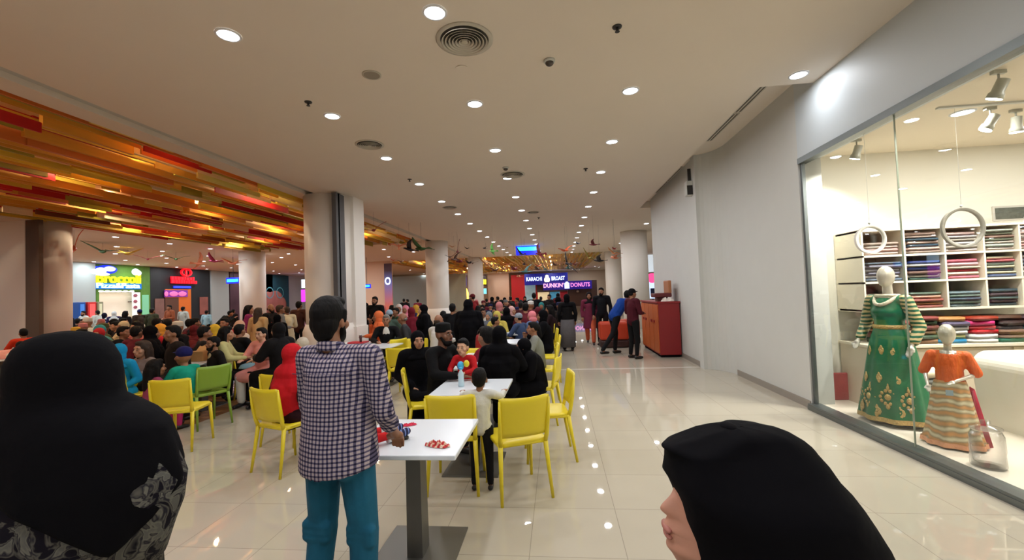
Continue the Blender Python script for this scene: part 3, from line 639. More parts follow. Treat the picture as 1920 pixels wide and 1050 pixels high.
# ================================================================ chairs and tables
def chair_proto(m, label, grp, rib=False):
    t = thing('plastic_chair', label, 'chair', (0, 0, -50), 0, grp)
    # seat: slightly dished slab
    rings = []
    for k, (s_, z) in enumerate(((.93, .432), (1, .44), (1, .452), (.96, .462), (.6, .455), (.05, .452))):
        ring_ = []
        for i in range(24):
            a = 2*pi*i/24; cx, cy = cos(a), sin(a); e = .32
            ring_.append((.212*s_*math.copysign(abs(cx)**e, cx), .215*s_*math.copysign(abs(cy)**e, cy)+.005, z))
        rings.append(ring_)
    obj('seat', MB().loft(rings), m, t)
    if rib:
        mb = MB()
        for k in range(7): mb.box(-.19, .19, -.17+.055*k, -.145+.055*k, .458, .466)
        obj('seat_rib', mb, m, t)
    # backrest: curved panel with softly dipping top edge
    nu, nv = 14, 8; th = .011; front = []; back = []
    def bp(u, v, s_):
        x = (.205+.004*v)*u; z = .505+.315*v+.012*u*u*v-(.0 if abs(u) < .93 else .012*(v > .99)); y = -.205-.055*v-.032*(1-u*u)
        return (x, y+s_*th, z)
    vs = []; fs = []
    for s_ in (1, -1):
        for j in range(nv+1):
            for i in range(nu+1): vs.append(bp(-1+2*i/nu, j/nv, s_*(1 if 0 < j < nv and 0 < i < nu else .55)))
    W_ = nu+1; O = (nv+1)*W_
    for j in range(nv):
        for i in range(nu):
            a = j*W_+i; fs.append((a, a+1, a+W_+1, a+W_)); a += O; fs.append((a+W_, a+W_+1, a+1, a))
    for i in range(nu):
        fs.append((i, i+O, i+1+O, i+1)); a = nv*W_+i; fs.append((a, a+1, a+1+O, a+O))
    for j in range(nv):
        a = j*W_; fs.append((a, a+W_, a+W_+O, a+O)); a += nu; fs.append((a, a+O, a+W_+O, a+W_))
    mb = MB(); mb._add(vs, fs, True); obj('backrest', mb, m, t)
    mb = MB()
    for sx in (-1, 1): mb.tube([(sx*.19, -.2, .44), (sx*.197, -.218, .50), (sx*.202, -.243, .62), (sx*.206, -.262, .80)], [.019, .018, .015, .010], 10)
    mb.tube([(-.19, -.195, .437), (.19, -.195, .437)], .016, 8); mb.tube([(-.185, .19, .432), (.185, .19, .432)], .015, 8)
    for sx in (-1, 1): mb.tube([(sx*.195, -.19, .435), (sx*.195, .18, .432)], .015, 8)
    obj('seat_frame', mb, m, t)
    for sx in (-1, 1):
        obj('leg', MB().tube([(sx*.19, -.195, .45), (sx*.2, -.222, .25), (sx*.212, -.262, 0)], [.021, .017, .0125], 10), m, t)
        obj('leg', MB().tube([(sx*.192, .18, .44), (sx*.2, .195, .25), (sx*.207, .215, 0)], [.021, .017, .0125], 10), m, t)
    return t
CH_Y = chair_proto(M_YEL, 'yellow plastic chair', 'yellow chairs of the food court')
CH_G = chair_proto(M_GRN, 'green plastic chair', 'green chairs of the food court', True)
used = {'y': False, 'g': False}
chairs = []
def chair(x, y, rot, label, kind='y'):
    src, grp = (CH_Y, 'yellow chairs of the food court') if kind == 'y' else (CH_G, 'green chairs of the food court')
    if not used[kind]:
        used[kind] = True; o = src; o.location = (x, y, 0); o.rotation_euler = (0, 0, rot); o['label'] = label
    else: o = dup(src, (x, y, 0), rot, label, grp)
    o['group'] = grp; chairs.append((x, y)); return o
def table_proto():
    t = thing('cafe_table', 'x', 'table', (0, 0, -50), 0, 'white square tables of the food court')
    obj('tabletop', MB().box(-.35, .35, -.35, .35, .722, .75), M_TOP, t, bevel=.006)
    obj('pedestal', MB().loft([[(sx*a, sy*b, z) for sx, sy in ((-1, -1), (1, -1), (1, 1), (-1, 1))] for a, b, z in ((.05, .07, .01), (.046, .055, .72))], smooth=False), M_STEEL, t)
    obj('base_plate', MB().box(-.26, .26, -.3, .3, 0, .012), M_STEEL, t, bevel=.003)
    return t
TB = table_proto(); tused = [False]; tables = []
def table(x, y, rot, label):
    if not tused[0]: tused[0] = True; o = TB; o.location = (x, y, 0); o.rotation_euler = (0, 0, rot); o['label'] = label
    else: o = dup(TB, (x, y, 0), rot, label)
    tables.append((x, y)); return o
table(-.95, 2.70, 0, 'white square table nearest the viewer, beside the man in the checked shirt')
table(-.85, 4.12, 0, 'white square table behind the two nearest yellow chairs')
table(-1.05, 5.48, 0, 'white square table in front of the person in black with the black bag')
table(-1.05, 6.68, 0, 'white table beside the girl in the grey hooded top')
table(-1.0, 7.95, 0, 'white table behind the girl in the grey hooded top')
table(-3.4, 7.8, 0, 'white table in front of the man in the black suit')
for i, y in enumerate((9.6, 11.4, 13.2, 15.2)): table(-1.15, y, 0, 'white table in the walkway row, %s farther back' % ORD[i])
chair(-.40, 3.62, R(24), 'yellow plastic chair nearest the viewer, turned slightly left at the table')
chair(-.93, 3.72, R(3), 'empty yellow chair directly behind the nearest white table')
chair(-.16, 4.36, R(97), 'yellow chair facing left on the walkway side of the second table')
chair(-1.50, 4.75, R(-70), 'yellow chair under the man in black')
chair(-.28, 5.55, R(80), 'yellow chair under the child slumped in black')
chair(-.30, 6.75, R(90), 'yellow chair under the girl in the grey hooded top')
chair(-.26, 8.0, R(90), 'yellow chair on the walkway side behind the hooded girl')
chair(-.3, 9.5, R(95), 'yellow chair on the walkway side, farther back')
chair(-.35, 11.2, R(85), 'yellow chair on the walkway side near the woman in the grey skirt')
chair(-2.60, 7.0, R(-4), 'yellow chair seen from behind, left of the woman in the black scarf')
c = at(540, 835, z=0); chair(-3.20, 4.82, R(-4), 'yellow chair seen from behind, left of the man in the checked shirt')
chair(-4.42, 4.62, R(16), 'yellow chair with the open slot, behind the left black-veiled woman')
chair(-4.86, 5.42, R(66), 'green ribbed plastic chair facing left', 'g')
chair(-3.4, 8.35, R(60), 'yellow chair behind the red veiled woman')
chair(-5.75, 5.5, R(-60), 'yellow chair partly hidden by the left black-veiled woman')
chair(-5.86, 3.95, R(95), 'yellow chair at the far left edge, behind the black-veiled woman')
chair(-3.85, 11.8, R(150), 'green chair facing the viewer near the second column', 'g')
chair(-2.75, 7.9, R(185), 'yellow chair between the suited man and the near column')
chair(-1.35, 6.2, R(170), 'yellow chair back seen behind the toddler')

# crumpled wrappers and tissue on the near table
def crumple(name, label, cat, x, y, z, sx, sy, h, m, rot=0, seed=1, n=14):
    rnd = random.Random(seed); mb = MB(); vs = []; fs = []
    for j in range(n+1):
        for i in range(n+1):
            u, v = -1+2*i/n, -1+2*j/n; k = 1-.25*abs(u*v)
            vs.append((sx*u*k+rnd.uniform(-1, 1)*sx*.06, sy*v*k+rnd.uniform(-1, 1)*sy*.1, .002+h*rnd.random()**1.5*(1-max(abs(u), abs(v))**4)))
    for j in range(n):
        for i in range(n): a = j*(n+1)+i; fs.append((a, a+1, a+n+2, a+n+1))
    mb._add(vs, fs, False); o = obj(name, mb, m, None, (x, y, z), rot); s_ = o.modifiers.new('thick', 'SOLIDIFY'); s_.thickness = .0012; s_.offset = 1
    return tag(o, label, cat)
M_RW = mat('red white wrapper', (214, 60, 60), .5, bump=.2, bscale=30); N, L, b = nodes_of(M_RW)
tc = N.new('ShaderNodeTexCoord'); wv = N.new('ShaderNodeTexWave'); wv.inputs['Scale'].default_value = 9; wv.inputs['Distortion'].default_value = 4; cr = N.new('ShaderNodeValToRGB')
L.new(tc.outputs['Object'], wv.inputs[0]); L.new(wv.outputs[0], cr.inputs[0]); L.new(cr.outputs[0], b.inputs['Base Color'])
cr.color_ramp.elements[0].position = .42; cr.color_ramp.elements[0].color = (*lin((206, 56, 60)), 1); cr.color_ramp.elements[1].position = .5; cr.color_ramp.elements[1].color = (*lin((238, 206, 180)), 1)
p = at(820, 836, z=.75); crumple('food_wrapper', 'crumpled red and cream paper wrapper on the nearest table', 'wrapper', p[0], p[1], .751, .085, .04, .03, M_RW, R(-18), 3)
p = at(768, 798, z=.75); crumple('paper_scrap', 'torn pink and red paper scrap beside the striped sock hat', 'paper scrap', p[0], p[1], .751, .05, .02, .02, mat('red paper', (222, 50, 84), .6), R(30), 5)
p = at(748, 808, z=.75); crumple('paper_scrap', 'pale pink paper scrap near the red sleeve', 'paper scrap', p[0], p[1], .751, .05, .03, .02, mat('pink paper', (240, 150, 180), .6), R(-20), 6)
# things on other tables
def cup(x, y, z, m, label, r=.035, h=.11, grp=None):
    t = thing('drink_cup', label, 'cup', (x, y, z), group=grp)
    obj('cup_body', MB().lathe([(r*.75, 0), (r, h), (r*.94, h), (r*.7, .006)]), m, t); obj('lid', MB().lathe([(r*1.06, h-.004), (r*1.06, h+.006), (r*.8, h+.014)]), M_WHITE, t); return t
def box_thing(name, label, cat, x, y, z, sx, sy, h, m, rot=0, bev=.006, flap=None):
    t = thing(name, label, cat, (x, y, z), rot); obj('box_body', MB().box(-sx/2, sx/2, -sy/2, sy/2, 0, h), m, t, bevel=bev)
    if flap: obj('flap', MB().box(-sx/2, sx/2, -.004, .004, 0, h*.8), flap, t, loc=(0, sy/2, h), rot=(R(-50), 0, 0))
    return t
def bag(name, label, cat, x, y, z, sx, sy, h, m, rot=0, handle=True):
    t = thing(name, label, cat, (x, y, z), rot)
    rings = [[(sx*k*cos(a)*(abs(cos(a))**-.3 if abs(cos(a)) > .2 else 1.6)*.8, sy*k*sin(a)*1.0, zz) for a in [2*pi*i/20+.001 for i in range(20)]] for k, zz in ((.46, 0), (.5, h*.1), (.5, h*.5), (.44, h*.85), (.36, h))]
    obj('bag_body', MB().loft(rings), m, t, bevel=0)
    if handle: obj('handle', MB().tube([(sx*.25*cos(a), 0, h+sx*.35*sin(a)) for a in [pi*i/8 for i in range(9)]], .008, 6), M_DARK, t)
    return t
M_REDB = mat('red carton', (206, 42, 36), .5); M_TAN = mat('tan carton', (196, 146, 88), .7, var=.1, bscale=20)
tbl = table(-5.75, 6.35, 0, 'white table with popcorn box and cartons at the blue-scarfed girl')
box_thing('popcorn_box', 'red striped popcorn box on the table before the blue-scarfed girl', 'box', -6.0, 6.15, .751, .10, .10, .15, M_REDB)
box_thing('picture_box', 'grey patterned carton beside the popcorn box', 'box', -5.87, 6.22, .751, .12, .09, .14, mat('patterned carton', (150, 140, 110), .6, var=.8, bscale=30))
box_thing('food_carton', 'tan cardboard food carton beside the patterned carton', 'box', -5.70, 6.26, .751, .19, .12, .16, M_TAN, R(5), flap=M_TAN)
box_thing('food_carton', 'red cardboard carton right of the tan carton', 'box', -5.52, 6.4, .751, .12, .16, .17, M_REDB, R(-8))
crumple('paper_tray', 'white spotted paper tray liner heaped behind the cartons', 'tray', -5.7, 6.6, .752, .2, .07, .12, mat('spotted paper', (244, 226, 206), .7, var=.3, bscale=25), 0, 8)
crumple('paper_tray', 'flat white paper tray with scraps at the table edge', 'tray', -5.85, 6.06, .752, .2, .06, .03, mat('white paper', (240, 232, 222), .7), 0, 9)
table(-4.1, 8.3, 0, 'white table between the man in the black coat and the smiling girl')
box_thing('food_tray', 'red food tray on the table of the smiling girl', 'tray', -4.05, 8.3, .751, .34, .26, .03, mat('red tray', (190, 30, 44), .5))
cup(-3.95, 8.2, .78, mat('dark cola', (60, 20, 26), .3), 'dark cola cup beside the smiling girl', .03, .14)
table(-10.75, 7.2, 0, 'white table at the far left edge with pink bags')
bag('shopping_bag', 'pink and white plastic bag heap on the far left table', 'bag', -10.62, 7.2, .751, .42, .3, .16, mat('pink plastic bag', (238, 160, 150), .4, var=.3, bscale=12), 0, False)
bag('shopping_bag', 'red handbag on the table behind the boy in maroon', 'bag', -1.22, 6.65, .751, .24, .14, .26, mat('red leather bag', (150, 24, 28), .5))
bag('shopping_bag', 'beige and grey handbag on the green chair', 'bag', -4.88, 5.42, .465, .26, .18, .26, mat('taupe bag', (150, 136, 106), .6, var=.2, bscale=10))
bag('shopping_bag', 'small black bag on the corner of the second table', 'bag', -.82, 4.30, .751, .20, .13, .07, mat('black nylon', (12, 12, 17), .7, bump=.3, bscale=30, spec=.2), R(20), False)
crumple('tissue', 'white napkins and litter on the table in front of the hooded girl', 'napkins', -.98, 6.95, .752, .16, .07, .05, mat('white paper', (240, 232, 222), .7), 0, 12)
t = thing('water_bottle', 'small clear bottle with blue cap before the toddler', 'bottle', (-.97, 4.12, .751)); obj('bottle_body', MB().lathe([(.028, 0), (.03, .02), (.028, .1), (.03, .12), (.012, .155), (.012, .165)]), mat('clear blue plastic', (190, 214, 226), .15), t); obj('cap', MB().cyl(0, 0, .165, .185, .015), mat('sky blue cap', (60, 170, 220), .4), t)
t = thing('toy', 'blue and yellow plastic toy held over the second table', 'toy', (-1.0, 4.25, .93)); obj('blue_piece', MB().ell((0, 0, 0), (.035, .03, .045)), mat('sky blue cap', (60, 170, 220), .4), t); obj('yellow_piece', MB().ell((.06, 0, .02), (.03, .025, .035)), M_YEL, t)

# ================================================================ red cabinet, ottomans
M_CRED = mat('dark red laminate', (138, 26, 30), .45); M_CORG = mat('orange brown laminate', (190, 96, 44), .5, var=.12, bscale=6)
t = thing('serving_cabinet', 'dark red cabinet with orange doors standing against the white wall', 'cabinet', (2.33, 10.38, 0)); c = t.location
obj('carcass', MB().box(.02, .5, 0, 2.0, .06, 1.27), M_CRED, t); obj('countertop', MB().box(-.01, .52, -.02, 2.02, 1.27, 1.31), M_CRED, t, bevel=.006); obj('plinth', MB().box(.05, .48, .04, 1.96, 0, .06), M_BLACK, t)
for k in range(4):
    dd = obj('door', MB().box(0, .02, .03+.49*k, .49+.49*k, .10, 1.24), M_CORG, t); obj('handle', MB().box(-.02, 0, .34+.49*k-(.2 if k % 2 else 0), .46+.49*k-(.2 if k % 2 else 0), .80, .86), M_CRED, dd)
for k, (y, w_) in enumerate(((12.55, .62), (13.3, .7))):
    t = thing('ottoman_counter', ['orange rounded block with dark base, nearer one behind the blue-shirted man', 'orange rounded block with dark base, farther one behind the capped man'][k], 'counter', (1.55+.45*k, y, 0))
    obj('body', MB().box(-.4, .4, -.3, .3, .22, .72), mat('orange red panel', (196, 62, 30), .5), t, bevel=.06); obj('base', MB().box(-.4, .4, -.3, .3, 0, .22), mat('dark brown base', (52, 24, 22), .5), t, bevel=.05)
t = thing('display_case', 'open brown box lid display standing on the red cabinet', 'display box', (2.52, 10.75, 1.31)); obj('tray', MB().box(-.2, .2, -.2, .25, .1, .2), mat('dark red box', (96, 30, 32), .5), t, bevel=.02); obj('lid', MB().box(.12, .2, -.2, .25, .19, .5), mat('tan lid', (170, 110, 72), .6), t, bevel=.02); obj('foot', MB().box(-.12, .12, -.1, .15, 0, .1), mat('dark red box', (96, 30, 32), .5), t)
crumple('cloth_heap', 'white crumpled bags on top of the red cabinet', 'bags', 2.6, 10.5, 1.312, .16, .08, .1, mat('white paper', (240, 232, 222), .7), 0, 21)

# ================================================================ dress shop
SY = 5.72
def sp(px, py): return at(px, py, y=SY)
xs = [sp(x, 500)[0] for x in (1621, 1699, 1775, 1849, 1917, 1990)]; zs = [sp(1700, y)[2] for y in (429, 478, 528, 581)]
M_SHELF = mat('cream shelf laminate', (236, 226, 206), .5); M_SHIN = mat('shelf back panel', (120, 106, 90), .7)
t = thing('wall_shelf_unit', 'cream cubby shelf unit full of folded dress fabrics', 'shelf', (xs[0], SY, zs[3])); c = t.location
obj('side_panel', off(MB().box(xs[0]-.02, xs[0], SY, 6.24, zs[3]-.02, zs[0]+.02), c), M_SHELF, t); obj('back_panel', off(MB().box(xs[0], xs[5], 6.20, 6.24, zs[3], zs[0]), c), M_SHIN, t)
for x in xs[1:]: obj('divider', off(MB().box(x-.01, x+.01, SY+.005, 6.20, zs[3], zs[0]), c), M_SHELF, t)
for k, z in enumerate(zs): obj('shelf_board', off(MB().box(xs[0]-.02, xs[5]+.01, SY, 6.20, z-.012, z+.012), c), M_SHELF, t)
PAL = {'a': [(196, 172, 166), (210, 186, 178), (180, 160, 150), (206, 160, 156), (220, 200, 190)], 'b': [(150, 130, 120), (190, 160, 150), (200, 170, 160), (214, 190, 176), (40, 70, 90)], 'c': [(190, 186, 190), (230, 200, 196), (200, 170, 166), (170, 160, 150)], 'd': [(220, 200, 190), (120, 130, 110), (190, 200, 190), (206, 160, 150), (150, 120, 110)],
       'e': [(190, 180, 180), (70, 90, 110), (150, 150, 160), (220, 214, 210), (110, 110, 130)], 'f': [(60, 100, 90), (40, 60, 130), (160, 140, 130), (200, 196, 190), (110, 80, 70)], 'g': [(210, 60, 80), (236, 120, 140), (220, 200, 180), (90, 120, 100), (240, 180, 190)], 'h': [(226, 110, 120), (90, 110, 150), (230, 220, 190), (170, 200, 190), (60, 80, 100)],
       'i': [(190, 180, 176), (120, 110, 110), (206, 190, 186)], 'j': [(150, 80, 74), (90, 110, 96), (196, 150, 130), (170, 130, 80)], 'k': [(60, 80, 100), (120, 140, 150), (190, 160, 180), (100, 120, 110)], 'l': [(50, 70, 80), (90, 110, 110), (70, 50, 60), (160, 170, 170)]}
def cname(c):
    r, g, b = c; mx_, mn = max(c), min(c); v = 'dark ' if mx_ < 110 else ('pale ' if mn > 150 else '')
    if mx_-mn < 26: return v+('grey' if mx_ < 215 else 'cream')
    if r >= g and r >= b: return v+('brown' if r < 175 and g > 70 and b < g+8 else ('red' if g < 90 and b < 110 else ('pink' if b >= g-14 else 'beige')))
    if g >= b: return v+'green'
    return v+('blue' if b > r+14 else 'violet')
fold = MB(); n = 20
prof = [(-.5, -.5), (.5, -.5), (.5, .5), (-.5, .5)]
fb = bmesh.new(); bmesh.ops.create_cube(fb, size=1); bmesh.ops.bevel(fb, geom=[e for e in fb.edges], offset=.08, segments=2, affect='EDGES'); FOLD = bpy.data.meshes.new('folded_fabric'); fb.to_mesh(FOLD); fb.free()
for p_ in FOLD.polygons: p_.use_smooth = True
FOLD.materials.append(M_WHITE)
def fabric(x, y, z, sx, sy, h, c, label, grp, rot=0, cat='folded fabric'):
    o = bpy.data.objects.new('folded_fabric', FOLD); COL.objects.link(o); o.location = (x, y, z+h/2); o.scale = (sx, sy, h); o.rotation_euler = (0, 0, rot)
    o.material_slots[0].link = 'OBJECT'; o.material_slots[0].material = mat('fabric %s' % str(c), c, .35 if sum(c) % 3 else .6, bump=.5, bscale=14, var=.35)
    return tag(o, label, cat, grp)
RN = ['top', 'middle', 'lower']; CN = ['first', 'second', 'third', 'fourth', 'fifth']
rnd = random.Random(11); keys = ['abcda', 'efghe', 'ijkli']
for r_ in range(3):
    for k in range(5):
        pal = PAL[keys[r_][k]]; z = zs[r_+1]+.013; top = zs[r_]-.03; full = .93 if r_ < 2 else rnd.uniform(.66, .8); i = 0
        if r_ == 0 and k == 0: full = .7
        while z < zs[r_+1]+(top-zs[r_+1])*full-.03:
            h = rnd.uniform(.030, .046); w_ = xs[k+1]-xs[k]-.05; col_ = pal[(i*2+rnd.randrange(2)) % len(pal)]
            fabric((xs[k]+xs[k+1])/2+rnd.uniform(-.008, .008), SY+.24+rnd.uniform(-.02, .02), z, w_, .42, h, col_, '%s folded fabric, %s cubby, %s row' % (cname(col_), CN[k], RN[r_]), 'folded fabrics in the cubby shelves', R(rnd.uniform(-2, 2)))
            z += h+.002; i += 1
# ledge cabinet below
zl = sp(1800, 643)[2]
t = thing('base_cabinet', 'cream low cabinet under the fabric shelves', 'cabinet', (xs[0], SY-.12, .06)); c = t.location
obj('carcass', off(MB().box(xs[0]-.02, xs[5], SY-.06, 6.24, .06, zl-.03), c), mat('cream cabinet', (222, 208, 186), .5), t); obj('worktop', off(MB().box(xs[0]-.04, xs[5], SY-.12, 6.24, zl-.03, zl), c), M_SHELF, t)
for k in range(3): obj('door', off(MB().box(xs[0]+.02+.75*k, xs[0]+.74+.75*k, SY-.075, SY-.06, .12, zl-.05), c), mat('cream cabinet', (222, 208, 186), .5), t)
piles = [(1668, [(60, 90, 66), (120, 60, 56), (170, 120, 90), (50, 80, 60), (150, 60, 60)], 'dark green and maroon pile'), (1718, [(150, 110, 80), (70, 90, 70), (190, 150, 120), (110, 50, 50), (60, 96, 70), (130, 50, 46)], 'brown and green pile'), (1772, [(30, 130, 180), (236, 220, 150), (236, 230, 220), (240, 236, 230), (90, 80, 110), (176, 120, 60)], 'white and cream pile'),
         (1826, [(238, 230, 220), (240, 238, 232), (206, 30, 44), (214, 40, 50), (214, 40, 120), (150, 50, 30)], 'red and white pile'), (1878, [(40, 110, 90), (226, 190, 180), (120, 84, 60), (60, 40, 34), (50, 30, 30), (76, 46, 30)], 'dark brown pile'), (1930, [(60, 130, 110), (214, 190, 130), (40, 140, 150), (206, 50, 60), (60, 40, 50)], 'teal and yellow pile')]
for px, cols, nm in piles:
    x = at(px, 640, y=SY+.1)[0]; z = zl+.001
    for i, c_ in enumerate(cols):
        h = rnd.uniform(.05, .07) if len(cols) < 6 else rnd.uniform(.042, .062)
        fabric(x+rnd.uniform(-.02, .02), SY+.12+rnd.uniform(-.02, .02), z, .30, .34, h, c_, '%s folded fabric, %s on low cabinet' % (cname(c_), nm), 'folded fabrics on the low cabinet', R(rnd.uniform(-9, 9))); z += h
# hoops
def hoop(px, py, r, y, m, lb):
    p = at(px, py, y=y); t = thing('hanging_hoop', lb, 'hoop', p); n = 48; w_ = .026
    mb = MB(); mb.loft([[(q*cos(2*pi*i/n), dy, q*sin(2*pi*i/n)) for i in range(n)] for q, dy in ((r, -.015), (r, .015), (r-w_, .015), (r-w_, -.015), (r, -.015))], cap=False)
    obj('ring', mb, m, t); obj('hook', MB().ell((0, 0, r+.02), .012).tube([(0, 0, r), (0, 0, SC-p[2])], .0015, 5), M_WHITE, t)
hoop(1632, 449, .150, 4.85, mat('white lacquer', (244, 240, 232), .4), 'white hoop hanging in front of the fabric shelves'); hoop(1805, 427, .20, 4.75, mat('grey lacquer', (150, 146, 136), .4), 'grey hoop hanging in front of the fabric shelves')
t = thing('framed_picture', 'dark framed calligraphy picture on top of the shelf unit', 'picture', at(1895, 414, y=SY+.2)); obj('frame', MB().box(-.2, .32, -.01, .01, .0, .19), mat('silver frame', (196, 192, 184), .35, metal=.5), t, bevel=.004); obj('print', MB().box(-.175, .3, -.013, -.01, .025, .165), mat('dark print', (70, 74, 66), .5, var=.9, bscale=28), t)
# track spots
def track_spot(px, py, y, tilt, yaw, lb):
    p = at(px, py, z=SC-.15); t = thing('track_spotlight', lb, 'spotlight', (p[0], p[1], p[2])); top = SC-p[2]
    M_S = mat('spot grey', (176, 176, 164), .4)
    obj('adapter', MB().box(-.05, .05, -.018, .018, top-.03, top), M_S, t); obj('stem', MB().tube([(0, 0, top-.03), (0, 0, .06)], .008, 8), M_S, t)
    h = obj('lamp_head', MB().tube([(0, 0, .075), (0, 0, .07), (0, 0, -.03), (0, 0, -.045), (0, 0, -.085)], [.03, .042, .042, .052, .056], 20), M_S, t, rot=(tilt, 0, yaw))
    obj('lens', MB().cyl(0, 0, -.092, -.0845, .05), mat('lit lens', (255, 250, 240), .4, emit=20, ecol=(255, 246, 226)), h)
    e = Euler((tilt, 0, yaw)); d = e.to_matrix()@Vector((0, 0, -.1)); area('lamp', Vector(p)+d, .08, P_SHOP*.6, (1, .95, .86), rot=(tilt, 0, yaw), spread=R(120))
track_spot(1607, 284, 4.75, R(20), R(30), 'track spotlight nearest the left shop window edge'); track_spot(1874, 165, 3.35, R(25), R(30), 'track spotlight highest above the child mannequin')
track_spot(1858, 228, 3.95, R(30), R(60), 'track spotlight left of the pair over the white counter'); track_spot(1906, 232, 3.95, R(8), R(-20), 'track spotlight right of the pair over the white counter')
a = at(1757, 205, z=SC-.02); obj_ = obj('light_track', MB().box(0, 2.4, -.018, .018, -.018, .0), M_WHITE, None, (a[0], a[1], SC)); tag(obj_, 'thin white ceiling light track in the dress shop', 'light track')
t = thing('ceiling_hatch', 'dark square ceiling opening in the dress shop', 'vent', (4.75, 3.15, SC)); obj('panel', MB().box(0, .8, 0, .5, -.015, 0), mat('hatch dark', (96, 88, 78), .8), t)
# mannequins
M_MAN = mat('pale silver mannequin', (196, 190, 176), .28, metal=.35); M_GREEN = mat('green satin', (10, 104, 66), .34, bump=.35, bscale=9, var=.25); M_GOLD = mat('gold embroidery', (190, 160, 100), .45, metal=.3, bump=.6, bscale=60, var=.4)
def mannequin(loc, rot, s_, label, child=False):
    t = thing('mannequin', label, 'mannequin', loc, rot, scale=s_); mb = MB()
    hs = 1.3 if child else 1; mb.ell((0, .01, 1.64+.03*(hs > 1)), (.078*hs, .098*hs, .118*hs)).ell((0, .045, 1.585), (.052*hs, .055*hs, .065*hs)).cap((0, -.01, 1.38), (0, 0, 1.56), .05, .045).ell((0, 0, 1.22), (.16, .10, .16)).cap((-.13, 0, 1.36), (.13, 0, 1.36), .06).cap((0, 0, 1.0), (0, 0, 1.3), .12, .12).ell((0, 0, .9), (.16, .12, .14))
    for sx in (-1, 1):
        el = (sx*.27, -.03, 1.08); wr = (sx*.24, .14, .92) if sx > 0 else (sx*.27, .1, .90)
        if child and sx < 0: wr = (sx*.06, .24, 1.0)
        mb.cap((sx*.17, 0, 1.36), el, .05, .036).cap(el, wr, .034, .022)
        d = (Vector(wr)-Vector(el)).normalized(); P = Vector(wr)+d*.05; mb.ell(P, (.032, .035, .03))
        side = Vector((0, 0, 1)).cross(d).normalized()
        for k in range(4): b_ = P+side*(.026-.0175*k)+d*.02; mb.cap(b_, b_+d*(.055, .07, .075, .06)[k]-Vector((0, 0, .012)), .009, .008)
        mb.cap(P-side*.03*sx, P-side*.05*sx+d*.04, .010, .009)
        mb.cap((sx*.09, 0, .86), (sx*.09, .01, .48), .075, .05).cap((sx*.09, .01, .48), (sx*.09, -.01, .09), .05, .03).cap((sx*.09, 0, .04), (sx*.09, .12, .03), .03, .025)
    obj('body', fuse(mb, .012, 3), M_MAN, t)
    obj('base_disc', MB().lathe([(.24, 0), (.24, .012), (.22, .018)], n=32), M_STEEL, t)
    return t
def skirt_rings(prof, n=64, folds=11, amp=.03, c=(0, 0)):
    rings = []
    for k, (rx, ry, z) in enumerate(prof):
        g = (k/(len(prof)-1))
        rings.append([(c[0]+(rx+amp*g*sin(folds*a+1.3*k*.15)+amp*.4*g*sin(5*a+1))*cos(a), c[1]+(ry+amp*g*sin(folds*a+1.3*k*.15))*sin(a), z) for a in [2*pi*i/n for i in range(n)]])
    return rings
ml = at(1652, 772, z=.08); t = mannequin((3.66, 5.18, .06), R(112), .985, 'adult mannequin in a green gown with gold embroidery'); GT = t
mb = MB(); mb.ell((0, 0, 1.24), (.178, .122, .18)).cap((-.14, 0, 1.36), (.14, 0, 1.36), .068).cap((0, 0, 1.05), (0, 0, 1.3), .135, .14).ell((.0, .07, 1.24), (.13, .08, .07))
bod = fuse(mb, .012, 3, cut=lambda c_: c_.z > 1.40 and abs(c_.x) < .09); obj('bodice', bod, M_GREEN, t)
mb = MB()
for sx in (-1, 1):
    el = (sx*.27, -.03, 1.08); wr = (sx*.24, .11, .945) if sx > 0 else (sx*.27, .07, .93); mb.cap((sx*.17, 0, 1.37), el, .068, .06).cap(el, wr, .058, .05)
obj('sleeve', fuse(mb, .012, 2), mat('green and gold striped sleeve', (20, 96, 60), .4), t)
sm = _M['green and gold striped sleeve']; N, L, b = nodes_of(sm); tc = N.new('ShaderNodeTexCoord'); wv = N.new('ShaderNodeTexWave'); wv.bands_direction = 'Z'; wv.inputs['Scale'].default_value = 7; wv.inputs['Distortion'].default_value = 3; wv.inputs['Detail'].default_value = 2; cr = N.new('ShaderNodeValToRGB')
L.new(tc.outputs['Object'], wv.inputs[0]); L.new(wv.outputs[0], cr.inputs[0]); L.new(cr.outputs[0], b.inputs['Base Color']); cr.color_ramp.elements[0].position = .45; cr.color_ramp.elements[0].color = (*lin((12, 84, 54)), 1); cr.color_ramp.elements[1].position = .55; cr.color_ramp.elements[1].color = (*lin((196, 176, 128)), 1)
prof = [(.14, .125, 1.08), (.16, .14, 1.02), (.19, .17, .92), (.215, .19, .8), (.245, .22, .6), (.275, .25, .4), (.31, .28, .2), (.33, .30, .05)]
obj('gown_skirt', MB().loft(skirt_rings(prof, folds=9, amp=.018), cap=False), M_GREEN, t)
obj('waist_band', MB().loft([[(rx*cos(2*pi*i/40), ry*sin(2*pi*i/40), z) for i in range(40)] for rx, ry, z in ((.148, .132, 1.05), (.158, .14, 1.055), (.155, .138, 1.09), (.146, .13, 1.095))], cap=False), M_GOLD, t)
obj('hem_trim', MB().loft([[(x*1.012, y*1.012, z) for x, y, z in r_] for r_ in skirt_rings(prof, folds=9, amp=.018)[-2:]], cap=False), M_GREEN, t)
hr = skirt_rings([(.325, .295, .1), (.335, .305, .045)], folds=9, amp=.018); obj('gold_hem', MB().loft([[(x*1.02, y*1.02, z) for x, y, z in skirt_rings(prof, folds=9, amp=.018)[-1]], [(x*1.0, y*1.0, .10) for x, y, z in skirt_rings(prof, folds=9, amp=.018)[-1]]], cap=False), M_GOLD, t)
mb = MB()
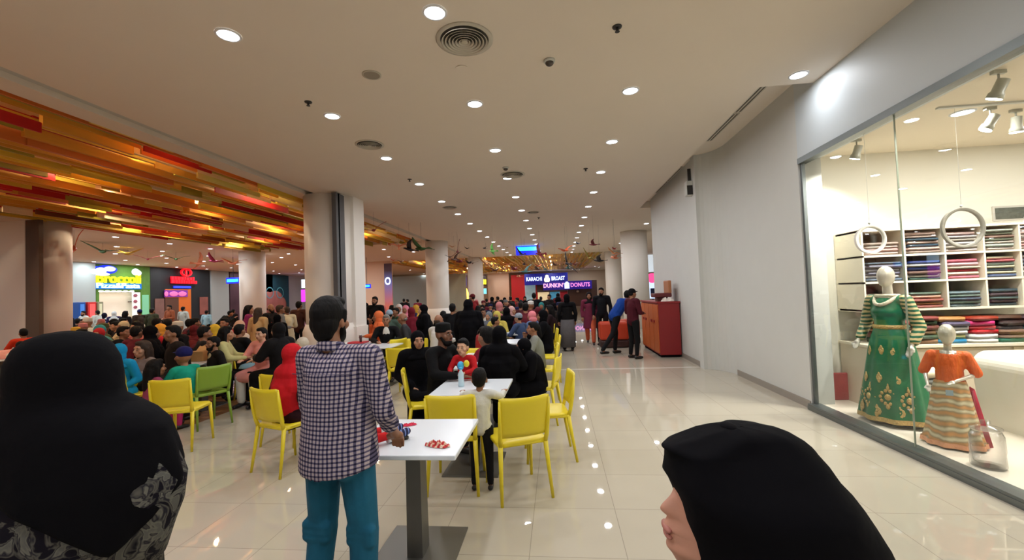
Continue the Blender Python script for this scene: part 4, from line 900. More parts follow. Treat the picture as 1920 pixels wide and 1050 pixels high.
def motif(ang, z, r):
    def P(da, dz): a = R(ang)+da; g = max(0, min(1, (1.08-z-dz)/1.03)); rx, ry = .165+.168*g, .146+.16*g; return (rx*cos(a), ry*sin(a), z+dz), a
    for k in range(10):
        q = 2*pi*k/10; p_, a = P(r*cos(q)/.3, r*sin(q)); mb.ell(p_, (.016, .008, .020), (0, 0, a-pi/2), 8, 6)
    p_, a = P(0, 0); mb.ell(p_, (r*.42, .012, r*.5), (0, 0, a-pi/2), 10, 6)
    for k in (1, 2): p_, a = P(0, r*(.9+.5*k)); mb.ell(p_, (.014/k, .008, .03/k), (0, 0, a-pi/2), 8, 6)
    p_, a = P(0, -r*1.4); mb.ell(p_, (.02, .008, .03), (0, 0, a-pi/2), 8, 6)
for ang, z, rr in ((35, .32, .07), (72, .30, .075), (110, .32, .07), (146, .30, .07), (55, .80, .018), (95, .82, .018), (125, .80, .018), (54, .50, .02), (92, .52, .022), (128, .50, .02), (54, .17, .03), (91, .16, .03), (128, .17, .03)): motif(ang, z, rr)
obj('embroidery_motif', mb, M_GOLD, t)
obj('collar', MB().tube([(.10*sin(a), .02+.12*abs(cos(a))*(1 if cos(a) > 0 else .5), 1.42-.10*max(0, cos(a))) for a in [2*pi*i/20 for i in range(21)]], .02, 8), mat('cream lace collar', (214, 206, 182), .7, bump=.6, bscale=50), t)
ml = at(1790, 838, z=.08); t = mannequin((ml[0]+.08, ml[1]+.1, .06), R(140), .625, 'child mannequin in an orange top and zigzag patterned skirt', True)
mb = MB().ell((0, 0, 1.24), (.185, .13, .19)).cap((-.15, 0, 1.35), (.15, 0, 1.35), .075).cap((0, 0, .92), (0, 0, 1.3), .16, .15)
for sx in (-1, 1): mb.cap((sx*.18, 0, 1.35), (sx*.28, -.02, 1.1), .075, .07)
obj('orange_top', fuse(mb, .014, 3, cut=lambda c_: c_.z > 1.385 and abs(c_.x) < .08), mat('orange pleated cloth', (222, 96, 30), .6, bump=.8, bscale=30, stretch=(1, 1, .3)), t)
zm = mat('zigzag brocade', (170, 140, 90), .5); N, L, b = nodes_of(zm); tc = N.new('ShaderNodeTexCoord'); wv = N.new('ShaderNodeTexWave'); wv.bands_direction = 'Z'; wv.inputs['Scale'].default_value = 2.6; wv.inputs['Distortion'].default_value = 5; wv.inputs['Detail'].default_value = 3; cr = N.new('ShaderNodeValToRGB')
L.new(tc.outputs['Object'], wv.inputs[0]); L.new(wv.outputs[0], cr.inputs[0]); L.new(cr.outputs[0], b.inputs['Base Color'])
cr.color_ramp.elements[0].color = (*lin((196, 140, 84)), 1); cr.color_ramp.elements[1].color = (*lin((206, 196, 164)), 1); e = cr.color_ramp.elements.new(.5); e.color = (*lin((150, 130, 96)), 1)
prof2 = [(.17, .15, .98), (.19, .165, .9), (.22, .19, .7), (.26, .23, .45), (.30, .27, .2), (.34, .31, .03)]
obj('patterned_skirt', MB().loft(skirt_rings(prof2, folds=10, amp=.02), cap=False), zm, t)
obj('skirt_hem', MB().loft([[(x*1.03, y*1.03, z) for x, y, z in skirt_rings(prof2, folds=10, amp=.02)[-1]], [(x*1.0, y*1.0, .1) for x, y, z in skirt_rings(prof2, folds=10, amp=.02)[-1]]], cap=False), mat('peach hem', (214, 150, 110), .5, bump=.4), t)
obj('crimson_sash', MB().loft([[(-.20-.02*k+w_, -.03-.03*k, z) for w_, z in ((0, .9-.28*k), (-.05-.03*k, .86-.28*k), (.02, .8-.28*k))] for k in range(4)], cap=True), mat('crimson cloth', (176, 30, 60), .5), t)
obj('price_tag', MB().box(-.03, .05, .215, .222, .78, .86), mat('pale blue tag', (160, 180, 190), .5), t)
# stool and pillow
ml = (at(1727, 740, y=5.3)[0], 5.3, .06); t = thing('plastic_stool', 'grey plastic stool behind the two mannequins', 'stool', (ml[0], ml[1], .06))
M_GS = mat('grey stool plastic', (104, 104, 100), .5)
obj('stool_seat', MB().box(-.17, .17, -.17, .17, .42, .46), M_GS, t, bevel=.02)
for sx in (-1, 1):
    for sy in (-1, 1): obj('leg', MB().loft([[(sx*(a+dx), sy*(a+dy), z) for dx, dy in ((0, 0), (-.07, 0), (-.06, -.02), (-.02, -.06), (0, -.07))] for a, z in ((.19, 0), (.165, .42))], smooth=False), M_GS, t)
for z in (.12, .36): obj('stretcher', MB().box(-.17, .17, -.175, -.165, z, z+.05).box(-.17, .17, .165, .175, z, z+.05).box(-.175, -.165, -.17, .17, z, z+.05).box(.165, .175, -.17, .17, z, z+.05), M_GS, t)
o = obj('cushion', fuse(MB().ell((0, 0, .06), (.22, .17, .075)).box(-.17, .17, -.12, .12, .03, .10), .012, 4), mat('cream floral cushion', (232, 216, 190), .8, var=.2, bscale=14), None, (ml[0]-.02, ml[1], .525)); tag(o, 'cream printed cushion on the grey stool', 'cushion')
p = at(1580, 735, y=6.15); tag(obj('floor_cushion', MB().box(-.15, .15, -.02, .02, 0, .36), mat('dusty red cloth', (170, 62, 66), .8, bump=.2), None, (p[0], 6.15, .06), bevel=.015), 'square dusty red panel leaning at the shop back wall', 'cushion')
# white curved counter
ml = at(1843, 795, z=.06); t = thing('shop_counter', 'white curved shop counter with rounded top edge', 'counter', (ml[0], ml[1]-.0, .06))
pf = [(0, 0), (-.04, .3), (-.07, .62)]+[(-.07+.16*(1-cos(a)), .62+.16*sin(a)) for a in [pi/2*i/8 for i in range(1, 9)]]+[(1.7, .78), (1.7, .72), (.55, .72)]+[(.55-.22*sin(a), .72-.22*(1-cos(a))) for a in [pi/2*i/6 for i in range(1, 7)]]+[(.38, .2), (.46, 0)]
obj('counter_body', MB().loft([[(a, y_, b) for a, b in pf] for y_ in (-.75, .0)], smooth=False), mat('white counter lacquer', (240, 234, 222), .3), t)
obj('side_grille', MB().box(.42, 1.7, -.6, -.1, .02, .70), mat('counter grille', (130, 126, 116), .5, var=.3, bscale=30), t)
crumple('cloth_heap', 'cream cloth heap on top of the white counter', 'cloth', ml[0]+.55, ml[1]-.35, .845, .26, .2, .09, mat('cream cloth', (240, 228, 196), .8), 0, 31)
p = at(1860, 880, z=.06); t = thing('acrylic_jar', 'clear ribbed acrylic jar beside the child mannequin', 'jar', (p[0]+.02, p[1]+.05, .06)); jm = bpy.data.materials.new('clear acrylic'); jm.use_nodes = True; N = jm.node_tree.nodes; L = jm.node_tree.links; N.clear(); oo = N.new('ShaderNodeOutputMaterial'); mx = N.new('ShaderNodeMixShader'); lw = N.new('ShaderNodeLayerWeight'); lw.inputs[0].default_value = .3; tr = N.new('ShaderNodeBsdfTransparent'); gl = N.new('ShaderNodeBsdfGlossy'); gl.inputs[1].default_value = .1
L.new(lw.outputs['Facing'], mx.inputs[0]); L.new(tr.outputs[0], mx.inputs[1]); L.new(gl.outputs[0], mx.inputs[2]); L.new(mx.outputs[0], oo.inputs[0])
obj('jar_body', MB().lathe([(.10, 0), (.11, .02), (.105, .12), (.11, .14), (.105, .26), (.09, .3), (.086, .3), (.1, .26), (.1, .02)], n=28), jm, t); obj('jar_lid', MB().lathe([(.1, .31), (.1, .325), (.03, .35), (.03, .38), (.001, .39)], n=24), jm, t)

# ================================================================ hanging birds
def bird_proto():
    t = thing('hanging_bird', 'x', 'hanging bird', (0, 0, -60), 0, 'coloured birds hanging from the ceiling'); m = M_DARK
    t.name = 'hanging_bird'
    obj('body', MB().tube([(0, .26, .03), (0, .21, .035), (0, .12, .02), (0, 0, 0), (0, -.12, 0), (0, -.2, .01)], [.004, .028, .045, .055, .04, .012], 10), m, t)
    for sx in (-1, 1):
        mb = MB(); rings = []
        for k, (x, y, z, c) in enumerate(((.03, .02, .01, .16), (.18, .05, .08, .17), (.34, .05, .14, .13), (.48, -.01, .17, .08), (.58, -.07, .18, .02))):
            rings.append([(sx*x, y+c*.5, z), (sx*x, y, z+.012), (sx*x, y-c*.6, z), (sx*x, y, z-.006)])
        obj('wing', mb.loft(rings), m, t)
    obj('tail', MB().loft([[(-.02, -.17, .012), (.02, -.17, .012), (.02, -.17, .0), (-.02, -.17, .0)], [(-.09, -.36, .02), (.09, -.36, .02), (.09, -.36, .012), (-.09, -.36, .012)]], smooth=False), m, t)
    obj('wire', MB().cyl(0, 0, 0, 1, .0025, n=5), M_DARK, t)
    return t
BP = bird_proto(); bfirst = [True]
BC = {'orange': (214, 92, 44), 'green': (52, 92, 48), 'yellow': (206, 160, 50), 'pink': (186, 70, 90), 'magenta': (170, 40, 90), 'peach': (226, 140, 104), 'dark green': (36, 52, 34), 'dark blue': (24, 24, 70), 'dark red': (110, 24, 34), 'brown': (84, 48, 34), 'light green': (130, 214, 110), 'olive': (140, 120, 40), 'black': (30, 24, 30), 'teal': (60, 110, 110), 'red': (150, 36, 36), 'tan': (190, 130, 80)}
def bird(px, py, y, col_, wpx, rot, where, roll=0, pitch=0):
    p = at(px, py, y=y); o = BP if bfirst[0] else dup(BP, (0, 0, 0))
    bfirst[0] = False; d = proj(*p)[2]; s_ = wpx*d/800/.85
    o.location = p; o.rotation_euler = (R(pitch), R(roll), R(rot)); o.scale = (s_,)*3
    o['label'] = '%s hanging bird %s' % (col_, where); m = mat('bird %s' % col_, BC[col_], .5)
    for c_ in o.children:
        if not c_.name.startswith('wire'): c_.material_slots[0].link = 'OBJECT'; c_.material_slots[0].material = m
        else:
            c_.material_slots[0].link = 'OBJECT'; c_.material_slots[0].material = M_DARK; c_.rotation_euler = (0, 0, 0)
            c_.scale = (1, 1, max(.05, (CEIL-p[2])/s_)); c_.matrix_local = (Euler((R(pitch), R(roll), R(rot))).to_matrix().to_4x4().inverted()) @ Matrix.Diagonal((1, 1, max(.05, (CEIL-p[2])/s_), 1))
for a in [(139, 466, 11.5, 'orange', 60, 30, 'nearest the left column', -50, 30), (193, 472, 14.0, 'green', 52, 70, 'left of the green sign ceiling lights', 10, 0), (240, 476, 15.5, 'yellow', 44, 10, 'above the chef hat sign', 0, 0), (277, 486, 16.5, 'pink', 32, 60, 'above the green counter corner', 0, 0), (330, 486, 17.5, 'green', 32, 60, 'above the black grill counter', 0, 0), (373, 494, 18, 'peach', 34, -30, 'above the right end of the grill counter', -40, 0), (402, 490, 17, 'magenta', 36, 100, 'left of the round left column', 20, 0), (437, 494, 17, 'peach', 40, 80, 'touching the round left column top', 0, 0),
          (701, 432, 11.5, 'red', 40, 40, 'under the slatted panel beside the near column', -20, 0), (748, 462, 13.5, 'peach', 26, 20, 'right of the near column', 0, 40), (768, 468, 13.5, 'black', 40, 110, 'in the dark pair beside the second column', 20, 10), (790, 467, 13.5, 'green', 50, 70, 'in the dark pair touching the second column', 15, 0), (752, 491, 22, 'brown', 16, 60, 'in front of the far golden panel left part', 0, 0),
          (848, 463, 16, 'tan', 14, 60, 'small, right of the second column', 0, 0), (858, 472, 16, 'dark red', 34, 10, 'with one wing straight up, right of the second column', -60, 0), (843, 482, 16, 'black', 16, 40, 'small, at the second column edge', 0, 0), (852, 487, 17, 'brown', 30, 150, 'below the dark red one near the second column', 25, 0), (862, 491, 18, 'dark red', 28, 80, 'in the cluster before the third column', 0, 0), (876, 466, 18, 'black', 13, 60, 'tiny, above the third column', 0, 0), (909, 466, 18, 'black', 13, 120, 'tiny, left of the light green one', 0, 0), (924, 471, 15, 'light green', 24, 90, 'left of the blue sign', 40, 0), (951, 464, 19, 'olive', 12, 30, 'tiny, just left of the blue sign', 0, 0),
          (872, 500, 20, 'brown', 16, 100, 'low before the third column', 0, 0), (880, 493, 20, 'black', 22, 70, 'in front of the third column top', 0, 0), (886, 494, 22, 'brown', 16, 20, 'beside the third column top', 0, 0),
          (912, 496, 20, 'tan', 30, 40, 'with raised wings before the golden panel', 20, 0), (928, 507, 20, 'brown', 26, 60, 'low in the left of the far flock', 0, 0), (945, 505, 21, 'tan', 24, 80, 'in the left of the far flock', 0, 0), (952, 496, 21, 'orange', 16, 30, 'small, on the golden panel', 0, 0), (965, 505, 20, 'dark red', 28, 75, 'below the blue sign', 0, 0), (983, 496, 21, 'dark blue', 14, 100, 'small, below the blue sign right corner', 0, 0), (985, 510, 19, 'teal', 34, 60, 'before the red hoarding corner', -20, 0), (973, 519, 21, 'peach', 16, 80, 'low before the red hoarding', 0, 0), (1010, 499, 20, 'orange', 20, 50, 'above the broast sign', 0, 0), (1008, 505, 20, 'brown', 26, 80, 'over the broast sign left part', 0, 0), (1021, 505, 19, 'teal', 22, 20, 'over the broast emblem', 50, 0), (1041, 497, 20, 'brown', 22, 70, 'over the broast sign right part', 0, 0),
          (978, 477, 17, 'dark blue', 26, 50, 'under the blue sign left end', 25, 0), (1012, 476, 17, 'dark red', 34, 120, 'under the blue sign right end', -50, 0), (1060, 470, 16, 'orange', 34, 50, 'above the golden panel right of the blue sign', -10, 0), (1084, 457, 15, 'dark blue', 14, 60, 'small, beside the right downlight row', 0, 0), (1113, 459, 14, 'dark red', 28, 80, 'highest, right of the downlight row', 10, 0), (1064, 495, 15, 'black', 36, 150, 'with one wing straight up over the kiosk', -60, 0), (1066, 503, 16, 'teal', 22, 90, 'low over the kiosk', 0, 0), (1077, 496, 18, 'dark red', 18, 40, 'right of the black upright-winged one', 0, 0), (1105, 484, 16, 'olive', 34, 20, 'with raised wings over the kiosk right side', 40, 0), (1124, 489, 16, 'black', 36, 85, 'long-winged, before the right columns', 5, 0), (1151, 475, 15, 'tan', 26, 30, 'left of the right round column', 20, 0), (1153, 484, 15, 'peach', 30, 100, 'low left of the right round column', 0, 0), (1152, 467, 15, 'red', 16, 60, 'small, top left of the right round column', 0, 0),
          (737, 488, 19, 'orange', 14, 60, 'tiny, over the tall poster', 0, 0)]:
    bird(*a[:6], a[6], *(a[7:9] if len(a) > 7 else (0, 0)))
# ================================================================ people
SKIN = [(178, 128, 98), (150, 102, 74), (120, 78, 56), (204, 156, 126)]
SK = [mat('skin tone %d' % i, c, .5, bump=.06, bscale=60) for i, c in enumerate(SKIN)]
M_HAIR = mat('black hair', (13, 10, 10), .7, bump=.4, bscale=60, stretch=(1, 1, .2), spec=.2); M_BHAIR = mat('brown hair', (58, 40, 28), .7, bump=.5, bscale=60, stretch=(1, 1, .2)); M_GHAIR = mat('grey hair', (120, 114, 108), .6)
M_EYEW = mat('eye white', (176, 166, 156), .5); M_EYE = mat('dark iris', (24, 16, 12), .2); M_LIP = mat('lip', (150, 84, 76), .5)
def cloth(c): return mat('cloth %s' % str(c), c if max(c) > 60 else tuple(int(v*.62) for v in c), .85, bump=.45, bscale=11, var=.12, spec=.2)
V = Vector
POSES = {}
def pose(kind):
    if kind.startswith('kid'):
        J = pose(kind[3:]); J['hs'] = 1.4; J['hd'] = J['hd']+V((0, .01, .035)); return J
    J = {}
    sit = kind.startswith('sit')
    if sit:
        pel = V((0, 0, .54)); ch = V((0, .03, .90)); nk = V((0, .05, 1.08)); hd = V((0, .08, 1.21))
        J.update(hipL=V((-.095, 0, .53)), hipR=V((.095, 0, .53)), kneeL=V((-.13, .42, .50)), kneeR=V((.13, .42, .50)), ankL=V((-.13, .40, .09)), ankR=V((.13, .40, .09)))
        sh = 1.02
        if kind == 'sit_table': el = V((.27, .14, .82)); wr = V((.14, .38, .80))
        elif kind == 'sit_lap': el = V((.25, -.02, .76)); wr = V((.12, .24, .62))
        elif kind == 'sit_eat': el = V((.28, .18, .80)); wr = V((.08, .22, 1.06))
        elif kind == 'sit_slump': el = V((.24, .12, .74)); wr = V((.10, .34, .66)); nk = V((0, .10, 1.02)); hd = V((.02, .20, 1.10)); ch = V((0, .05, .86)); sh = .97
        else: el = V((.27, .14, .82)); wr = V((.14, .38, .80))
        shp = V((.185, nk.y-.01, sh))
    else:
        pel = V((0, 0, .94)); ch = V((0, 0, 1.27)); nk = V((0, -.005, 1.45)); hd = V((0, .02, 1.585))
        J.update(hipL=V((-.095, 0, .90)), hipR=V((.095, 0, .90)), kneeL=V((-.11, .02, .49)), kneeR=V((.11, .02, .49)), ankL=V((-.12, -.02, .09)), ankR=V((.12, -.02, .09)))
        shp = V((.195, 0, 1.405)); el = V((.255, -.02, 1.12)); wr = V((.245, .07, .88))
        if kind == 'stand_front': el = V((.26, .02, 1.12)); wr = V((.10, .24, 1.10))
        if kind == 'stand_table': el = V((.30, .12, 1.335)); wr = V((.33, .37, 1.36))
        if kind == 'stand_walk': J.update(kneeL=V((-.10, .16, .50)), ankL=V((-.10, .20, .09)), kneeR=V((.10, -.04, .49)), ankR=V((.10, -.26, .12)))
        if kind == 'stand_lean':
            ch = V((0, .22, 1.20)); nk = V((0, .34, 1.33)); hd = V((0, .44, 1.43)); shp = V((.195, .30, 1.29)); el = V((.24, .42, 1.10)); wr = V((.18, .60, 1.24))
            J.update(kneeL=V((-.12, .10, .50)), ankL=V((-.12, .06, .09)), hipL=V((-.095, 0, .88)), kneeR=V((.13, -.16, .52)), ankR=V((.15, -.48, .14)))
    m = lambda p: V((-p.x, p.y, p.z))
    J.update(pel=pel, ch=ch, nk=nk, hd=hd, shR=shp, shL=m(shp), elR=el, elL=m(el), wrR=wr, wrL=m(wr), sit=sit)
    if kind.endswith('sit_eat'): J['elL'] = V((-.27, .14, .82)); J['wrL'] = V((-.14, .38, .80))
    return J
def head_parts(mb, hd, fwd=V((0, 1, 0)), s=1.0):
    def P(x, y, z): return (hd.x+x*s, hd.y+y*s, hd.z+z*s)
    mb.ell(P(0, -.012, .022), (.076*s, .095*s, .103*s)); mb.ell(P(0, .035, -.05), (.053*s, .056*s, .062*s)); mb.ell(P(0, .06, -.088), (.022*s, .022*s, .018*s))
    mb.cap(P(0, .082, .012), P(0, .108, -.022), .010*s, .0145*s); mb.ell(P(0, .098, -.028), (.018*s, .012*s, .010*s))
    mb.cap(P(-.036, .074, .03), P(.036, .074, .03), .014*s); mb.cap(P(-.018, .086, -.055), P(.018, .086, -.055), .010*s)
    for sx in (-1, 1): mb.ell(P(sx*.078, -.008, -.008), (.010*s, .019*s, .030*s)); mb.ell(P(sx*.045, .055, -.022), (.026*s, .026*s, .026*s))
def hand_parts(mb, wr, el, sx, s=1.0, curl=.5, down=V((0, 0, -1))):
    d = (wr-el).normalized(); side = d.cross(V((0, 0, 1))); side = side.normalized() if side.length > .1 else V((1, 0, 0)); nrm = side.cross(d).normalized()
    if nrm.z > 0: nrm = -nrm
    pc = wr+d*.045*s
    mb.cap(pc-side*.022*s, pc+side*.022*s, .020*s, .020*s); mb.cap(wr, pc, .026*s, .024*s)
    mb.cap(pc-side*.024*s+d*.02*s, pc+side*.024*s+d*.02*s, .016*s)
    for k, (o, l) in enumerate(((-.030, .062), (-.010, .076), (.010, .08), (.029, .068))):
        b = pc+side*o*s+d*.028*s; m_ = b+d*l*.5*s+nrm*l*.12*curl*s; e = m_+d*l*.42*s*(1-curl*.5)+nrm*l*.5*curl*s
        mb.cap(b, m_, .0098*s, .0092*s, 8).cap(m_, e, .009*s, .0078*s, 8)
    ts = -side*sx if (side*sx).x > 0 else side*sx
    b = wr+d*.02*s+ts*.02*s; m_ = b+ts*.028*s+d*.025*s; e = m_+d*.03*s+nrm*.008*s; mb.cap(b, m_, .0125*s, .011*s, 8).cap(m_, e, .0105*s, .009*s, 8)
def body_mesh(J, voxel, fem=False, curl=.5):
    mb = MB(); head_parts(mb, J['hd'], s=J.get('hs', 1)); nb = J['hd']+V((0, -.02, -.06))
    mb.cap(J['nk']-V((0, 0, .03)), nb, .056, .05)
    mb.cap(J['shL']*.8+J['nk']*.2, J['shR']*.8+J['nk']*.2, .055); mb.ell(J['ch'], (.150, .10, .17)); mb.cap(J['pel'], J['ch'], .13, .125); mb.ell(J['pel'], (.155, .115, .11))
    for s_, sx in (('L', -1), ('R', 1)):
        mb.cap(J['sh'+s_], J['el'+s_], .050, .038).cap(J['el'+s_], J['wr'+s_], .037, .025); hand_parts(mb, J['wr'+s_], J['el'+s_], sx, 1, curl)
        mb.cap(J['hip'+s_], J['knee'+s_], .082, .055).cap(J['knee'+s_], J['ank'+s_], .055, .036)
        f = J['ank'+s_]; mb.cap(f+V((0, -.03, -.04)), f+V((0, .14, -.055)), .036, .028)
    return fuse(mb, voxel, 3, .5)
def torso_parts(mb, J, g=.018, arms='long', hem=None, flare=0):
    mb.cap(J['shL']*.85+J['nk']*.15, J['shR']*.85+J['nk']*.15, .058+g); mb.ell(J['ch'], (.158+g, .108+g, .175)); mb.cap(J['pel'], J['ch'], .138+g, .132+g); mb.ell(J['pel'], (.163+g, .125+g, .11))
    for s_ in 'LR':
        mb.cap(J['sh'+s_], J['el'+s_], .056+g, .045+g)
        if arms == 'long': mb.cap(J['el'+s_], J['el'+s_]*.12+J['wr'+s_]*.88, .044+g, .032+g*.7)
def shirt_mesh(J, vox=.017, arms='long'):
    mb = MB(); torso_parts(mb, J, .012, arms); return fuse(mb, vox, 2)
def kameez_mesh(J, vox=.018):
    mb = MB(); torso_parts(mb, J, .016)
    if J['sit']: mb.cap(J['hipL']+V((-.02, 0, .03)), J['kneeL']+V((-.02, -.02, .02)), .115, .09).cap(J['hipR']+V((.02, 0, .03)), J['kneeR']+V((.02, -.02, .02)), .115, .09).cap(J['kneeL'], J['kneeR'], .085)
    else: mb.loft([[(rx*cos(2*pi*i/20), ry*sin(2*pi*i/20), z) for i in range(20)] for rx, ry, z in ((.235, .17, .52), (.22, .16, .7), (.19, .145, .95), (.17, .13, 1.1))])
    return fuse(mb, vox, 2)
def pants_mesh(J, vox=.017, wide=0):
    mb = MB(); mb.ell(J['pel']-V((0, 0, .03)), (.172, .13, .10))
    for s_ in 'LR': mb.cap(J['hip'+s_], J['knee'+s_], .096+wide, .068+wide).cap(J['knee'+s_], J['ank'+s_]+V((0, 0, .02)), .066+wide, .050+wide)
    return fuse(mb, vox, 2)
def abaya_mesh(J, vox=.02):
    mb = MB(); torso_parts(mb, J, .032)
    for s_ in 'LR': mb.cap(J['el'+s_], J['el'+s_]*.15+J['wr'+s_]*.85, .06, .068)
    if J['sit']:
        for s_ in 'LR': mb.cap(J['hip'+s_], J['knee'+s_], .125, .10).cap(J['knee'+s_], J['ank'+s_]-V((0, .02, .0)), .10, .10)
        mb.cap(J['kneeL'], J['kneeR'], .10); mb.cap(J['ankL'], J['ankR'], .08); mb.cap(J['kneeL']-V((0, 0, .2)), J['kneeR']-V((0, 0, .2)), .09)
    else: mb.loft([[(rx*cos(2*pi*i/24), ry*sin(2*pi*i/24), z) for i in range(24)] for rx, ry, z in ((.30, .27, .03), (.27, .24, .3), (.235, .20, .6), (.21, .175, .9), (.19, .15, 1.15))])
    return fuse(mb, vox, 3)
def shoes_mesh(J, side='L'):
    mb = MB()
    for s_ in side: f = J['ank'+s_]; mb.cap(f+V((0, -.035, -.045)), f+V((0, .15, -.058)), .043, .033)
    return fuse(mb, .012, 2, cut=None)
def hair_mesh(kind, hd, hs=1):
    mb = MB(); P = lambda x, y, z: (hd.x+x, hd.y+y, hd.z+z)
    if kind == 'short': mb.ell(P(0, -.024, .038), (.083, .097, .098)); mb.ell(P(0, -.05, -.005), (.074, .062, .07)); mb.ell(P(0, .03, .092), (.06, .055, .035))
    elif kind == 'long':
        mb.ell(P(0, -.026, .036), (.088, .103, .10)); mb.cap(P(0, -.07, -.02), P(0, -.11, -.25), .08, .055)
        for sx in (-1, 1): mb.cap(P(sx*.07, -.015, .02), P(sx*.075, -.02, -.17), .03, .028)
        mb.ell(P(0, .03, .095), (.06, .05, .035))
    elif kind == 'pony': mb.ell(P(0, -.024, .034), (.084, .099, .098)); mb.cap(P(0, -.11, .03), P(0, -.15, -.14), .035, .022); mb.ell(P(0, .03, .09), (.06, .05, .035))
    elif kind == 'cap': mb.ell(P(0, -.016, .05), (.088, .104, .085)); mb.ell(P(0, .10, .052), (.062, .06, .010))
    elif kind == 'topi': mb.lathe([(.088, .03), (.09, .05), (.084, .125), (.03, .14)], c=tuple(hd+V((0, -.012, 0))), n=20)
    elif kind == 'bald': mb.ell(P(0, -.06, -.01), (.080, .055, .045))
    elif kind in ('hijab', 'dupatta'):
        mb.ell(P(0, -.032, .03), (.098, .112, .116)); mb.ell(P(0, -.03, -.06), (.094, .092, .10)); mb.cap(P(0, -.02, -.12), P(0, -.02, -.17), .085, .11); mb.ell(P(0, -.03, -.22), (.20, .13, .075))
        mb.ell(P(0, .01, -.135), (.06, .06, .035))
        if kind == 'dupatta': mb.cap(P(.10, .04, -.2), P(.12, .11, -.5), .05, .045); mb.ell(P(0, -.10, -.3), (.17, .07, .2))
    elif kind == 'veil':
        mb.ell(P(0, -.032, .03), (.10, .114, .118)); mb.ell(P(0, -.03, -.07), (.105, .10, .11)); mb.ell(P(0, -.04, -.2), (.22, .16, .14)); mb.ell(P(0, -.03, -.34), (.27, .2, .2)); mb.cap(P(0, -.06, -.4), P(0, -.05, -.55), .21, .2)
    elif kind == 'hood': mb.ell(P(0, -.035, .03), (.105, .115, .115)); mb.ell(P(0, -.06, -.08), (.12, .10, .09))
    me = fuse(mb, .011, 3)
    if hs != 1:
        for v in me.vertices: v.co = hd+(v.co-hd)*hs
    return me
def beard_mesh(hd):
    mb = MB(); P = lambda x, y, z: (hd.x+x, hd.y+y, hd.z+z); mb.ell(P(0, .045, -.085), (.052, .055, .045)); mb.cap(P(-.064, .0, -.01), P(-.048, .035, -.07), .016, .02); mb.cap(P(.064, .0, -.01), P(.048, .035, -.07), .016, .02); mb.cap(P(-.022, .096, -.043), P(.022, .096, -.043), .008)
    return fuse(mb, .008, 2)
_C = {}
def cached(key, fn):
    if key not in _C: _C[key] = fn()
    return _C[key]
WHO = []
def person(loc, rot, scale, ps, garment, hair, c1, c2, skin, label, grp=None, face=False, beard=False, haircol=None, fine=False, shoes=True):
    """garment: shirt/kameez/abaya; c1 top colour, c2 lower colour"""
    J = cached(('J', ps), lambda: pose(ps))
    t = thing('person', label, 'person', loc, rot, grp, scale); WHO.append((loc[0], loc[1], label))
    vx = .0095 if fine else .013
    obj('body', cached(('body', ps, vx), lambda: body_mesh(J, vx)), SK[skin], t)
    if garment == 'abaya':
        obj('abaya', cached(('abaya', ps), lambda: abaya_mesh(J)), cloth(c1) if c1 != 'k' else M_BLACK, t)
    else:
        nm = {'shirt': 'shirt', 'kameez': 'kameez'}[garment]
        obj('trousers', cached(('pants', ps, garment), lambda: pants_mesh(J, wide=.015 if garment == 'kameez' else 0)), cloth(c2), t)
        obj(nm, cached((nm, ps), lambda: (shirt_mesh if garment == 'shirt' else kameez_mesh)(J)), cloth(c1), t)
    for s_ in 'LR': obj('shoe', cached(('shoe', ps, s_), lambda: shoes_mesh(J, s_)), mat('dark shoe leather', (26, 22, 22), .4), t)
    if hair:
        nm = {'short': 'hair', 'long': 'hair', 'pony': 'hair', 'bald': 'hair', 'cap': 'cap', 'topi': 'cap', 'hijab': 'headscarf', 'dupatta': 'headscarf', 'veil': 'veil', 'hood': 'hood'}[hair]
        hm = M_HAIR if nm == 'hair' and not haircol else (M_GHAIR if haircol == 'g' else (M_BHAIR if haircol == 'b' else (M_BLACK if haircol in (None, 'k') else cloth(haircol))))
        obj(nm, cached((hair, ps), lambda: hair_mesh(hair, J['hd'], J.get('hs', 1))), hm, t)
        if hair in ('cap',): obj('hair', cached(('capback', ps), lambda: fuse(MB().ell(J['hd']+V((0, -.045, -.0)), (.076, .062, .06)), .011, 2)), M_HAIR, t)
    if beard: obj('beard', cached(('beard', ps), lambda: beard_mesh(J['hd'])), M_HAIR, t)
    if face:
        hd = J['hd']; hs = J.get('hs', 1)
        for sx in (-1, 1):
            e = obj('eye', cached('eye', lambda: MB().ell((0, 0, 0), (.013, .007, .0056)).mesh('eye')), M_EYEW, t, loc=hd+V((sx*.031, .0835, .004))*hs); e.scale = (hs,)*3; obj('iris', cached('iris', lambda: MB().ell((0, 0, 0), (.0075, .004, .0058)).mesh('iris')), M_EYE, e, loc=(0, .0055, 0))
            obj('eyebrow', cached('brow', lambda: MB().ell((0, 0, 0), (.019, .006, .004)).mesh('eyebrow')), M_HAIR, t, loc=hd+V((sx*.032, .0875, .030))*hs)
        obj('mouth', cached('mouth', lambda: MB().ell((0, 0, 0), (.023, .008, .0075)).mesh('mouth')), M_LIP, t, loc=hd+V((0, .0935, -.056))*hs)
    return t
NOM = {'sit': 1.335, 'stand': 1.712}
COLS = [(-5.33, 9.6, 1.0), (-4.9, 9.8, .75), (-5.3, 18.6, .95), (-5.3, 27.6, .95), (-14.4, 18.9, 1.0), (3.3, 18.6, 1.0), (-14.1, 10.4, 1.0)]
def clash(x, y):
    c = sum(max(0, .52-math.hypot(x-a[0], y-a[1])) for a in WHO)+sum(3*max(0, r-math.hypot(x-cx, y-cy)) for cx, cy, r in COLS)
    return c
